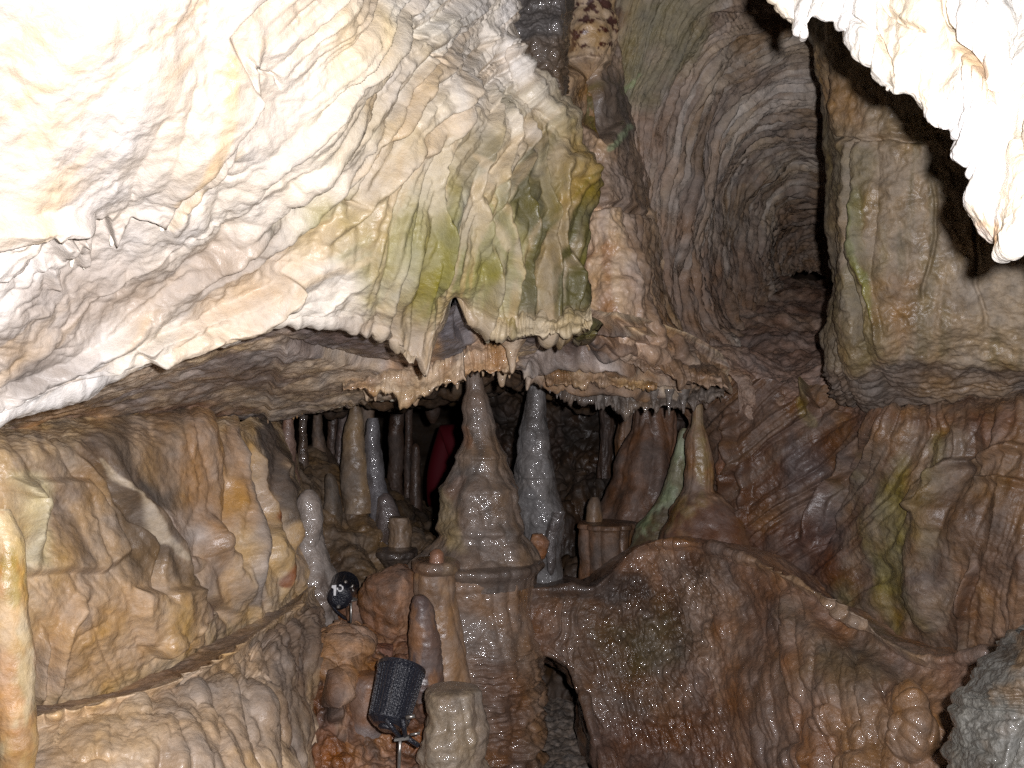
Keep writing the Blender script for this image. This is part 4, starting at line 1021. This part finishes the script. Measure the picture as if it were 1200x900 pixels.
spindle('stalagmite',[(574,362,5),(580,362,11),(592,362,15),(612,363,16),(635,364,17),(655,366,20),(670,364,26),(684,363,31),(700,365,30),(720,367,27),(750,369,24),(790,371,20)],2.86,M_WET,[(140,126,116),(120,106,96),(150,138,128)],
  'wet pale grey stalagmite with a rounded tip growing from the end of the left ledge','stalagmite',nu=110,nv=180,rough=.14,lumps=.14,lumpf=12,rings=.04,ringf=14,seed=29)
spindle('stalagmite',[(598,20-24,14),(640,6,20),(700,8,24),(760,12,25),(820,16,24),(870,20,22),(900,20,20),(1000,20,24)],1.5,M_TAN,[(200,162,104),(186,142,88),(210,184,136)],
  'tall glossy peach coloured column cut off by the left edge of the picture','stalagmite',nu=110,nv=200,rough=.12,rings=.02,seed=30,
  stains=[([(5,780),(8,850)],22,(206,148,88),.7),([(10,650),(14,700)],14,(170,160,100),.5)])

# clay bank with boulders between left ledge and pedestal
S=Sheet([
 [(335,690,3.05),(375,700,3.0),(410,712,3.0),(450,735,2.95),(490,750,2.9),(530,760,2.9)],
 [(338,740,2.75),(375,745,2.72),(415,750,2.75),(452,770,2.7),(490,790,2.68),(530,800,2.7)],
 [(340,790,2.55),(378,775,2.48),(418,790,2.50),(455,820,2.46),(492,850,2.45),(540,860,2.5)],
 [(342,860,2.40),(380,850,2.36),(420,860,2.34),(458,890,2.32),(495,905,2.32),(560,910,2.4)],
 [(344,930,2.25),(382,925,2.22),(422,930,2.2),(460,960,2.2),(497,970,2.2),(570,970,2.3)],
 [(345,1060,2.2),(384,1060,2.16),(424,1060,2.14),(462,1060,2.14),(499,1060,2.14),(580,1060,2.2)],
],280,360)
q=S.q
S.base((128,80,44),(104,66,40),(150,102,60),(96,72,54), freq=5, seed=37)
S.rough(.06,5,4,seed=2); S.lumps(.06,10,9,seed=3,mask=sm(300,260,q[...,1]-520)); S.rough(.03,14,4,seed=5); S.rough(.012,40,3,seed=6)
S.step([(358,770),(375,745),(405,755),(425,785),(415,800),(400,850),(390,850),(386,800),(365,795)], .05, soft=7, jag=2, seed=5)
S.patch([(358,770),(375,745),(415,755),(430,785),(400,850),(386,800)], (176,130,84), soft=9, wob=12, amt=.75, seed=2)
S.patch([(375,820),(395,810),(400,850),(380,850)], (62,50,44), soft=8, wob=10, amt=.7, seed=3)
S.build('clay_bank', M_CLAY, kind='structure')
def stone(name, prof, d, cols, mat, label, seed, amp=.35, flat=0.0):
    def hook(P,S_,th,R):
        c=P.reshape(-1,3).mean(0)
        Q=P-c; size=np.abs(Q).max()
        D=Q/size
        h=perlin(D*1.3,seed)*amp+fbm(D,5,3,.5,seed)*.08
        # facets: clip by random planes
        out=Q*(1+h)[...,None]
        r=np.random.RandomState(seed)
        for k in range(9):
            nrm=r.normal(size=3); nrm/=np.linalg.norm(nrm); lim=size*(.55+.25*r.rand())
            dd=out@nrm; ex=np.clip(dd-lim,0,None); out=out-ex[...,None]*nrm*.92
        return c+out
    return spindle(name,prof,d,mat,cols,label,'stone',nu=90,nv=80,rough=.05,seed=seed,hook=hook,cap=True)
stone('boulder',[(670,452,16),(678,455,30),(705,455,32),(735,460,28),(755,468,18),(765,472,8)],2.85,[(138,92,56),(122,84,54),(158,110,70)],M_CLAY,'broken reddish brown boulder with pale flecks leaning beside the pedestal',3)
stone('boulder',[(700,418,8),(706,420,14),(730,420,17),(755,418,16),(765,418,8)],2.9,[(124,86,58),(110,78,56)],M_CLAY,'upright brown rock slab between the small lamp and the broken boulder',8,amp=.2)
stone('boulder',[(756,440,10),(760,442,22),(772,444,26),(784,444,22),(790,444,10)],2.62,[(104,60,38),(124,74,44)],M_CLAY,'low flat reddish stone below the broken boulder',12,amp=.25)

# small flat topped stub on a little plate behind the pedestal
spindle('stalagmite',[(606,468,10),(608,468,12),(625,468,13),(642,467,15),(650,467,16)],3.3,M_TAN,[(136,110,84),(120,98,76)],'short pale flat topped stub standing on a dark plate left of the pedestal','stalagmite',nu=90,nv=90,rough=.2,lumps=.1,lumpf=12,seed=41,cap=True)
spindle('rock_plate',[(643,466,22),(645,466,26),(650,466,26),(655,466,22),(672,468,13),(695,470,12),(740,472,14)],3.25,M_WET,[(84,70,58),(72,60,52)],'dark round plate on a stem carrying the short pale stub','rock plate',nu=110,nv=90,rough=.2,flute=.1,flutef=9,seed=42,cap=True)

# ================================================================== back columns
COLG='columns at the back of the left chamber'
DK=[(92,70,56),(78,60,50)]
for lab,prof,d,cols,mat in [
 ('short orange column at the far left of the chamber mouth',[(484,305,8),(500,306,8),(524,309,9),(545,312,10)],3.15,[(146,96,60),(120,86,62)],M_BROWN),
 ('grey green column with a bulging foot beside the orange one',[(480,325,7),(500,324,7),(520,323,8),(545,320,9),(570,320,9)],3.3,[(110,102,82),(92,84,70)],M_BROWN),
 ('glossy pinkish bottle shaped column nearest the left wall',[(478,339,7),(495,337,6.5),(512,336,8),(525,336,11),(550,337,13),(575,338,15),(610,342,16),(680,345,18)],3.1,[(130,100,84),(112,88,78)],M_WET),
 ('thin column right of the bottle shaped one',[(480,356,5),(500,355,4.5),(520,355,5),(545,354,8)],3.6,[(104,86,72),(86,72,62)],M_WET),
 ('narrow tapering column in the second row on the left',[(478,372,5),(500,372,6),(520,374,8),(545,376,11)],3.75,[(116,90,66),(96,76,60)],M_BROWN),
 ('dark straight column in the second row',[(476,391,6),(500,390,6),(540,389,6),(575,388,8)],4.0,DK,M_BROWN),
 ('dark leaning column with a purple sheen',[(474,405,6),(500,402,6),(530,398,6),(560,396,7),(600,394,8)],3.85,[(98,80,72),(84,70,64)],M_BROWN),
 ('broad pale tan tapering column',[(470,416,5),(490,416,9),(515,415,13),(545,416,16),(572,419,17),(600,421,20)],3.5,[(146,120,88),(124,102,78)],M_TAN),
 ('tan column hidden behind the wet grey one',[(470,431,8),(490,430,9),(520,429,9),(560,430,10)],3.75,[(122,96,72),(104,84,66)],M_BROWN),
 ('wet blue grey column with glistening ripples',[(490,437,6),(500,436,8),(530,438,10),(560,441,11),(585,445,13),(605,450,18),(640,455,24)],3.5,[(112,108,110),(94,88,88)],M_WET),
 ('wide dark brown column at the far back',[(464,465,10),(490,465,9),(550,464,9),(580,463,10),(640,463,12)],4.9,DK,M_BROWN),
 ('slim dark brown column at the far back',[(464,479,5),(500,479,4.5),(560,478,5),(640,478,7)],4.9,DK,M_BROWN)]:
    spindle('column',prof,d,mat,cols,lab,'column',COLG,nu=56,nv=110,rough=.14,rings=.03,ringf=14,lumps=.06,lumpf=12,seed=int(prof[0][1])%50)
spindle('stalagmite',[(520,487,2),(526,487,5),(550,487,6),(600,487,8)],4.85,M_BROWN,DK,'dim short spike beside the slim dark column at the back','stalagmite',nu=40,nv=60,rough=.12,seed=50)
spindle('stalactite',[(448,506,12),(470,506,10),(486,507,8),(496,507,3)],5.2,M_BROWN,DK,'dim broad stalactite above the red jacket','stalactite',nu=40,nv=60,rough=.14,seed=51)
spindle('stalagmite',[(578,452,3),(584,452,9),(595,454,13),(620,456,18),(640,458,22)],3.45,M_WET,[(104,92,88),(88,76,70)],'low dark wet knob at the foot of the blue grey column','stalagmite',nu=50,nv=60,rough=.16,lumps=.1,seed=52)
spindle('stalagmite',[(555,386,3),(560,387,6),(572,388,8),(590,390,10),(620,391,12)],3.4,M_BROWN,[(112,92,70),(96,80,62)],'tiny tan knob low on the dark slope below the columns','stalagmite',nu=40,nv=50,rough=.1,seed=53)
COLR='columns at the back of the right chamber'
for lab,prof,d,cols,mat,g in [
 ('fluted brown double column in the right chamber',[(478,737,12),(500,735,12),(525,733,11),(545,731,11),(580,728,14),(620,725,18)],4.1,[(128,94,66),(108,80,60)],M_BROWN,COLR),
 ('thin tan column behind the brown mound',[(466,757,6),(485,757,6),(505,756,7),(530,755,10)],3.95,[(134,100,70),(112,86,62)],M_BROWN,COLR),
 ('dim short column deep in the right chamber',[(470,712,9),(500,711,8),(520,710,7),(560,708,8)],4.5,DK,M_BROWN,COLR),
 ('dim short column hanging beside the thin tan one',[(472,778,9),(490,778,8),(515,776,9),(540,774,12)],4.0,DK,M_BROWN,COLR)]:
    spindle('column',prof,d,mat,cols,lab,'column',g,nu=64,nv=90,rough=.14,flute=.16,flutef=8,seed=int(prof[0][1])%50)
spindle('stalagmite',[(462,770,22),(490,768,25),(510,766,28),(530,762,32),(560,757,38),(600,750,46),(650,745,54),(700,742,58)],3.8,M_BROWN,[(104,78,62),(88,70,62),(124,86,60)],'broad dark brown mound left of the green stalagmite','stalagmite',nu=120,nv=140,rough=.16,flute=.2,flutef=11,lumps=.08,lumpf=16,seed=55)
spindle('stalagmite',[(502,802,3),(508,801,6),(530,798,8),(555,795,11),(572,792,14),(590,787,18),(606,781,24),(625,775,32),(650,772,40)],3.45,M_BROWN,[(154,162,128),(132,140,108),(128,122,92)],'slender algae green stalagmite beside the bottle shaped column','stalagmite',nu=80,nv=120,rough=.12,rings=.03,ringf=16,lumps=.08,lumpf=16,seed=56,
   stains=[([(750,640),(780,618),(810,612)],30,(96,76,54),.9)])
spindle('column',[(458,818,5.5),(475,818,6),(495,818,7),(508,818,12),(524,818,15),(545,818,17),(562,819,18),(574,819,19),(582,823,28),(605,828,46),(640,832,62),(690,832,66)],3.2,M_TAN,[(142,106,74),(128,96,70),(138,110,66)],'bottle shaped orange tan column on a broad brown skirt, right of the green stalagmite','column',nu=120,nv=170,rough=.12,rings=.03,ringf=14,lumps=.06,lumpf=14,flute=.06,flutef=14,seed=57,
   stains=[([(790,640),(830,610),(880,640)],40,(100,62,42),.8),([(822,520),(822,560)],10,(140,120,66),.6)])
spindle('stalactite',[(470,852,8,3.25),(490,853,8,3.25),(520,853,10,3.22),(545,853,12,3.2),(570,852,13,3.2),(578,852,5,3.2)],3.2,M_BROWN,[(120,84,62),(100,72,56)],'crumpled brown drapery hanging right of the bottle shaped column','stalactite',nu=60,nv=90,rough=.3,flute=.2,flutef=6,seed=58)
spindle('stalagmite',[(583,697,4),(588,697,7),(598,697,9),(612,697,10),(616,697,10)],3.62,M_TAN,[(138,108,78),(120,94,70)],'little tan stub on top of the flat topped cylinder','stalagmite',nu=50,nv=50,rough=.08,seed=59,cap=True)
spindle('rock_cylinder',[(612,712,30),(613,712,33),(617,712,34),(621,712,32),(640,711,32),(670,710,32),(700,709,33),(730,709,34)],3.6,M_BROWN,[(116,84,58),(100,78,62),(132,90,56)],'flat topped brown rock cylinder with a thin rim at the end of the right ledge','rock',nu=160,nv=140,rough=.12,flute=.14,flutef=10,lumps=.05,lumpf=14,seed=60,cap=True)

# ================================================================== hanging fringes
def drip(x,y,w,l,d,mat,cols,label,group,seed,lean=0):
    spindle('stalactite',[(y-14,x-lean*.2,w*2.3),(y-6,x,w*1.45),(y,x,w),(y+l*.35,x+lean*.3,w*.72),(y+l*.7,x+lean*.7,w*.5),(y+l*.93,x+lean,w*.32),(y+l,x+lean,w*.04)],d,mat,cols,label,'stalactite',group,nu=20,nv=30,rough=.22,seed=seed)
r_=np.random.RandomState(4)
PALE=[(186,158,122),(170,138,102)]
for x,y in [(430,458),(440,458),(452,455),(463,452),(474,450),(487,452),(492,455),(512,447),(522,446),(536,441),(543,440),(566,432),(578,428),(588,430),(597,430),(604,424)]:
    big=x in(487,588)
    drip(x,y,8 if big else 2.2+2.2*r_.rand(),24 if big else 6+11*r_.rand(),2.66+.05*r_.rand(),M_WET,PALE,'pale tan stalactite tooth in the fringe above the central stalagmite','pale stalactite teeth above the central stalagmite',int(r_.randint(1,60)))
for x in [644,651,659,664,673,681,688,697,702,709,722,737,744,768,783,801]:
    y=448+(x-642)*.30 if x<712 else 470
    drip(x+r_.uniform(-2,2),y,1.8+2.6*r_.rand(),7+11*r_.rand(),2.87+.03*r_.rand(),M_WET,[(122,112,102),(100,88,78)],'small dark grey stalactite spike along the ledge right of the slender grey stalagmite','grey stalactite spikes along the right ledge',int(r_.randint(1,60)))
for x,y in [(314,488),(319,488),(348,480),(354,479),(362,478),(344,481)]:
    drip(x,y,1.6+1.6*r_.rand(),5+6*r_.rand(),2.95,M_TAN,[(170,132,88),(150,116,80)],'tiny tan stalactite peg at the left end of the chamber roof','tan stalactite pegs at the left end',int(r_.randint(1,60)))
for x,y in [(372,472),(397,468),(447,462),(460,460),(415,468)]:
    drip(x,y,6+4*r_.rand(),8+5*r_.rand(),2.93,M_WET,[(196,186,162),(160,150,126)],'whitish wedge shaped drip on the roof edge above the left columns','whitish drips above the left columns',int(r_.randint(1,60)))
CW=[(236,226,206),(224,208,184)]
for x,y,w,l,d,lab in [(131,262,6,27,1.41,'white stubby stalactite drop under the upper curtain, the longer one with a blunt tip'),
   (190,250,8,22,1.43,'white pointed stalactite at the right end of the upper curtain lip'),
   (64,318,4,20,1.42,'thin white stalactite, lowest of the small drops under the canopy left'),
   (99,296,4.5,20,1.42,'small white stalactite drop right of the lowest one'),
   (84,296,5,18,1.41,'small bulbous white drop between the two thin ones'),
   (44,244,6,14,1.26,'tiny white drop tucked under the left end of the curtain'),
   (8,395,8,40,1.42,'pinkish stalactite at the far left edge under the canopy')]:
    drip(x,y,w,l,d,M_PALE,CW,lab,None,int(x)%40)
for x,y,w,l,d,lab in [(600,412,7,26,2.35,'tan stalactite lobe at the right end of the central curtain'),(658,366,7,36,2.3,'pale tan root like drip under the canopy right corner'),(736,430,4,20,2.75,'whitish drip on the brown curtain right of centre')]:
    drip(x,y,w,l,d,M_WET,PALE,lab,None,int(x)%40)
# ================================================================== spotlights
M_BLACK=plain_mat('black_lamp_metal',(34,36,44),rough=.3,metal=0.0,var=.3,scale=240,bump=.9,coat=.9)
M_STEEL=plain_mat('galvanised_steel',(176,172,166),rough=.35,metal=.8,var=.25,scale=120,bump=.2)
M_GLASS=plain_mat('lamp_glass',(40,44,54),rough=.12,var=.1)
M_WHITE=plain_mat('glare_and_eye_white',(226,226,226),rough=.5,var=.05)  # white for the lamp's modelled glare and the person's eyes
def frame(axis):
    a=Vector(axis).normalized(); b=a.orthogonal().normalized(); c=a.cross(b); return a,b,c
def turned(name,p0,axis,prof,mat,parent,nu=64,ribs=0,ribdepth=0.0,ribrange=(0,1)):
    """lathe along any axis. prof: (distance along axis, radius)"""
    a,b,c=frame(axis); V=[]
    for k,(t,r) in enumerate(prof):
        for i in range(nu):
            th=2*math.pi*i/nu
            rr=r
            if ribs and ribrange[0]<=t<=ribrange[1]: rr=r*(1-ribdepth*(1 if math.sin(th*ribs)<0 else 0))
            V.append(p0+a*t+(b*math.cos(th)+c*math.sin(th))*rr)
    V=np.array([list(v) for v in V]); f=[tuple(x) for x in grid_faces(len(prof),nu,True)]
    f.append(tuple(range(nu-1,-1,-1))); f.append(tuple(range((len(prof)-1)*nu,len(prof)*nu)))
    return raw_mesh(name,V,f,mat,parent=parent,smooth=False)
def tube(name,pts,r,mat,parent,nu=10):
    V=[];n=len(pts); pts=[Vector(p) for p in pts]
    for k,p in enumerate(pts):
        d=(pts[min(k+1,n-1)]-pts[max(k-1,0)]).normalized(); a,b,c=frame(d)
        for i in range(nu):
            th=2*math.pi*i/nu; V.append(list(p+(b*math.cos(th)+c*math.sin(th))*r))
    f=[tuple(x) for x in grid_faces(n,nu,True)]; f.append(tuple(range(nu-1,-1,-1))); f.append(tuple(range((n-1)*nu,n*nu)))
    return raw_mesh(name,np.array(V),f,mat,parent=parent,smooth=True)
def plate(name,corners,th,mat,parent):
    c=[Vector(p) for p in corners]; nrm=(c[1]-c[0]).cross(c[2]-c[0]).normalized()*th
    V=[list(p) for p in c]+[list(p+nrm) for p in c]; n=len(c)
    f=[tuple(range(n-1,-1,-1)),tuple(range(n,2*n))]+[(i,(i+1)%n,n+(i+1)%n,n+i) for i in range(n)]
    return raw_mesh(name,np.array(V),f,mat,parent=parent,smooth=False)
def emp(name,loc,label,cat,group=None):
    e=bpy.data.objects.new(name,None); COL.objects.link(e); e.location=Vector([float(x) for x in loc]); e.empty_display_size=.05
    tag(e,label,cat,group); bpy.context.view_layer.update(); return e
V3=lambda *p: Vector([float(x) for x in W(*p)])

d=2.18; k=d/F
e=emp('spotlight',V3(468,900,d),'black ribbed cylindrical spotlight on a steel spike, in front of the flat topped stump','spotlight')
A=V3(455,846,d-.02); B=V3(471,782,d+.055); ax=(B-A); L=ax.length
r0=24*k; r1=29*k
prof=[(-.10*L,r0*.45),(-.08*L,r0*.70),(0,r0*.96),(.03*L,r0)]+[(L*t,(r0*(1-t)+r1*t)) for t in np.linspace(.05,.90,12)]+[(.93*L,r1*1.03),(1.0*L,r1*1.02),(1.0*L,r1*.86),(.97*L,r1*.84)]
turned('housing',A,ax,prof,M_BLACK,e,nu=288,ribs=36,ribdepth=.06,ribrange=(.04*L,.91*L))
turned('lens',A+ax*.955,ax,[(0,r1*.84),(.01*L,r1*.84)],M_GLASS,e,nu=48)
turned('lamp_socket',A-ax*.16,ax,[(0,r0*.30),(.02*L,r0*.42),(.10*L,r0*.44),(.12*L,r0*.40)],M_BLACK,e,nu=32)
for s in (-1,1):
    tube('bracket_arm',[V3(462+s*10,842,d-.06),V3(468+s*6,856,d-.055),V3(473+s*2,866,d-.04)],3.0*k,M_BLACK,e)
tube('tilt_screw',[V3(476,841,d-.07),V3(486,839,d-.07)],2.2*k,M_STEEL,e)
plate('cross_bar',[V3(462,866,d-.05),V3(479,863,d-.05),V3(479,867,d-.05),V3(462,869,d-.05)],.012,M_STEEL,e)
tube('support_arm',[V3(474,862,d-.03),V3(482,868,d-.03),V3(491,874,d-.03)],3.2*k,M_BLACK,e)
tube('tilt_screw',[V3(481,861,d-.05),V3(492,859,d-.05)],1.6*k,M_STEEL,e)
tube('spike',[V3(469,866,d-.03),V3(468,885,d-.03),V3(467,910,d-.02),V3(467,960,d)],2.0*k,M_STEEL,e)

d=2.78; k=d/F
e=emp('spotlight',V3(411,735,d),'small black spotlight with glare modelled in white on its back, beside the wet grey stalagmite','spotlight')
A=V3(398,700,d-.05); B=V3(404,686,d+.05); ax=B-A; L=ax.length
prof=[(-.12*L,8*k),(-.06*L,12*k),(0,14.2*k),(.08*L,15*k)]+[(L*t,(15+2*t)*k) for t in np.linspace(.15,.9,8)]+[(1.0*L,17.5*k),(1.0*L,14*k)]
turned('housing',A,ax,prof,M_BLACK,e,nu=120,ribs=20,ribdepth=.06,ribrange=(.3*L,.88*L))
turned('lens',A+ax*.96,ax,[(0,14*k),(.02*L,14*k)],M_GLASS,e,nu=40)
b0=Vector(A-ax*.135)
def onback(px,py): 
    return V3(px,py,d-.066)
plate('painted_glare',[onback(389,686),onback(394,685.5),onback(394,691),onback(393.5,698),onback(391,698),onback(391,690),onback(388.5,688.5)],.003,M_WHITE,e)  # glare on the lamp back, put in as solid white shapes
ring=[onback(398.5+3.2*math.cos(t),689.3+3.4*math.sin(t)) for t in np.linspace(-.75*math.pi+.5,1.25*math.pi-.6,20)]
tube('painted_glare',ring,1.0*k,M_WHITE,e,nu=8)  # second glare highlight, modelled as a white ring
turned('knob',V3(405.5,681.5,d-.06),(0,-1,0),[(0,1.8*k),(.006,1.8*k),(.009,.9*k)],M_STEEL,e,nu=20)
tube('bracket_arm',[V3(387,706,d-.05),V3(395,711,d-.05),V3(404,707,d-.04),V3(410,704,d-.03)],1.9*k,M_BLACK,e)
tube('bracket_arm',[V3(390,700,d-.04),V3(388,707,d-.05),V3(394,716,d-.04),V3(404,724,d-.02),V3(410,730,d)],1.8*k,M_BLACK,e)
turned('knob',V3(397,710.5,d-.055),(0,-1,0),[(0,2.2*k),(.006,2.2*k),(.010,1.0*k)],M_STEEL,e,nu=20)
turned('cap_disc',V3(412,703,d-.03),(0.05,0,1),[(0,7*k),(.003,7*k),(.008,3*k)],M_STEEL,e,nu=28)
tube('spike',[V3(411.5,704,d-.03),V3(411.5,720,d-.03),V3(411,735,d-.03)],1.3*k,M_STEEL,e)
tube('tilt_screw',[V3(411,690,d-.03),V3(414,685,d-.03)],1.2*k,M_STEEL,e)
tube('tilt_screw',[V3(412,690,d-.03),V3(415,693,d-.03)],1.2*k,M_STEEL,e)

# ================================================================== person in a red jacket behind the central stalagmite
D=6.0
M_SKIN=plain_mat('skin',(196,150,124),rough=.5,var=.05,bump=.05)
M_RED=plain_mat('red_jacket_cloth',(104,2,22),rough=.75,var=.08,scale=300,bump=.3)
M_TROUS=plain_mat('dark_trousers',(40,42,54),rough=.85,var=.1,scale=300,bump=.3)
M_HAIR=plain_mat('dark_hair',(34,24,18),rough=.6,var=.2,scale=200,bump=.4)
M_SHOE=plain_mat('dark_boots',(30,26,24),rough=.6,var=.1)
px=(562-600)/F*D; fz=-.5+.12
e=emp('person',(px,D,fz),'person in a red jacket standing in the dark chamber, mostly hidden by the central stalagmite','person')
H=1.68
def skin(name,verts,edges,rad,mat,sub=2):
    me=bpy.data.meshes.new(name); me.from_pydata([tuple(v) for v in verts],edges,[]); o=bpy.data.objects.new(name,me); COL.objects.link(o)
    sk=o.modifiers.new('Skin','SKIN'); sk.use_smooth_shade=True
    for i,r in enumerate(rad):
        sv=me.skin_vertices[0].data[i]; sv.radius=(r if isinstance(r,tuple) else (r,r)); sv.use_root=(i==0)
    sb=o.modifiers.new('Sub','SUBSURF'); sb.levels=sub; sb.render_levels=sub
    bpy.context.view_layer.update()
    dg=bpy.context.evaluated_depsgraph_get(); m2=bpy.data.meshes.new_from_object(o.evaluated_get(dg))
    o.modifiers.clear(); o.data=m2; m2.materials.clear(); m2.materials.append(mat)
    m2.polygons.foreach_set('use_smooth',np.ones(len(m2.polygons),bool)); o.parent=e; return o
# body: pelvis, spine, neck, head, arms with hands, legs (facing away to the right)
v=[(0,0,.90),(0,0,1.08),(0,.01,1.26),(0,.0,1.40),(0,-.01,1.47),(0,-.02,1.55),(0,-.02,1.62),
   (-.19,0,1.37),(-.25,.02,1.12),(-.27,-.05,.88),(-.275,-.07,.80),(.19,0,1.37),(.25,.02,1.12),(.27,-.05,.88),(.275,-.07,.80),
   (-.09,0,.86),(-.10,-.01,.48),(-.11,.02,.10),(-.115,-.10,.04),(.09,0,.86),(.10,-.01,.48),(.11,.02,.10),(.115,-.10,.04)]
ed=[(0,1),(1,2),(2,3),(3,4),(4,5),(5,6),(3,7),(7,8),(8,9),(9,10),(3,11),(11,12),(12,13),(13,14),(0,15),(15,16),(16,17),(17,18),(0,19),(19,20),(20,21),(21,22)]
rad=[(.14,.10),(.13,.09),(.15,.10),(.10,.08),.052,(.085,.10),(.06,.075),.05,.042,.03,.035,.05,.042,.03,.035,.085,.058,.042,.035,.085,.058,.042,.035]
skin('body',v,ed,rad,M_SKIN)
for s in (-1,1):
    hx=s*.275
    for j,(dx,ln) in enumerate([(-.028,.065),(-.010,.075),(.010,.072),(.027,.058)]):
        skin('finger',[(hx,-.07,.79),(hx+dx*.3,-.075+dx,.755),(hx+dx*.3,-.08+dx,.755-ln*.5),(hx-s*.012,-.075+dx,.755-ln)],[(0,1),(1,2),(2,3)],[.012,.0095,.0085,.0075],M_SKIN,1)
    skin('thumb',[(hx,-.07,.80),(hx-s*.012,-.11,.775),(hx-s*.012,-.125,.745)],[(0,1),(1,2)],[.012,.011,.009],M_SKIN,1)
skin('jacket',[(0,0,.84),(0,0,1.0),(0,.0,1.2),(0,.0,1.37),(0,-.0,1.455),(-.20,0,1.38),(-.265,.02,1.12),(-.285,-.04,.91),(.20,0,1.38),(.265,.02,1.12),(.285,-.04,.91)],
  [(0,1),(1,2),(2,3),(3,4),(3,5),(5,6),(6,7),(3,8),(8,9),(9,10)],[(.195,.15),(.185,.14),(.195,.15),(.17,.13),(.085,.09),.085,.070,.055,.085,.070,.055],M_RED)
skin('trousers',[(0,0,.92),(0,0,.84),(-.10,0,.80),(-.11,-.01,.48),(-.115,.02,.10),(.10,0,.80),(.11,-.01,.48),(.115,.02,.10)],[(0,1),(1,2),(2,3),(3,4),(1,5),(5,6),(6,7)],[(.17,.125),(.165,.12),.105,.078,.07,.105,.078,.07],M_TROUS)
skin('hair',[(0,.02,1.57),(0,.015,1.64),(0,-.01,1.665)],[(0,1),(1,2)],[(.088,.09),(.083,.095),(.05,.06)],M_HAIR)
skin('nose',[(0,-.118,1.575),(0,-.132,1.555)],[(0,1)],[.012,.014],M_SKIN,1)
for s in (-1,1):
    skin('ear',[(s*.088,-.02,1.575),(s*.095,-.015,1.555)],[(0,1)],[.016,.012],M_SKIN,1)
    skin('eye',[(s*.034,-.108,1.585),(s*.034,-.112,1.585)],[(0,1)],[.011,.009],M_WHITE,1)
    skin('boot',[(s*.115,.03,.10),(s*.115,.02,.045),(s*.12,-.10,.04),(s*.12,-.17,.035)],[(0,1),(1,2),(2,3)],[.06,.055,.05,.038],M_SHOE)
e.rotation_euler=(0,0,math.radians(172))

# ================================================================== camera, flash
cam=bpy.data.cameras.new('camera'); co=bpy.data.objects.new('camera',cam); COL.objects.link(co)
co.location=(0,0,HZ); co.rotation_euler=(math.radians(90),0,0); cam.sensor_width=36; cam.lens=36*F/1200
cam.clip_start=.02; cam.clip_end=200; sc.camera=co
fl=bpy.data.lights.new('camera_flash','SPOT'); fo=bpy.data.objects.new('camera_flash',fl); COL.objects.link(fo)
fl.energy=FLASH; fl.color=(.99,.965,1.0); fl.shadow_soft_size=.012; fl.spot_size=math.radians(100); fl.spot_blend=.75
fo.location=(.058,.0,HZ+.036); fo.rotation_euler=(math.radians(91.5),0,0)
w=bpy.data.worlds.new('World'); sc.world=w; w.use_nodes=True
w.node_tree.nodes['Background'].inputs['Color'].default_value=(.6,.5,.45,1); w.node_tree.nodes['Background'].inputs['Strength'].default_value=.01
vs=sc.view_settings; vs.view_transform='Standard'; vs.look='None'; vs.gamma=1; vs.exposure=0; vs.use_curve_mapping=False
sc.cycles.max_bounces=4; sc.cycles.diffuse_bounces=2; sc.cycles.glossy_bounces=2; sc.cycles.use_denoising=False
sc.cycles.sample_clamp_indirect=4
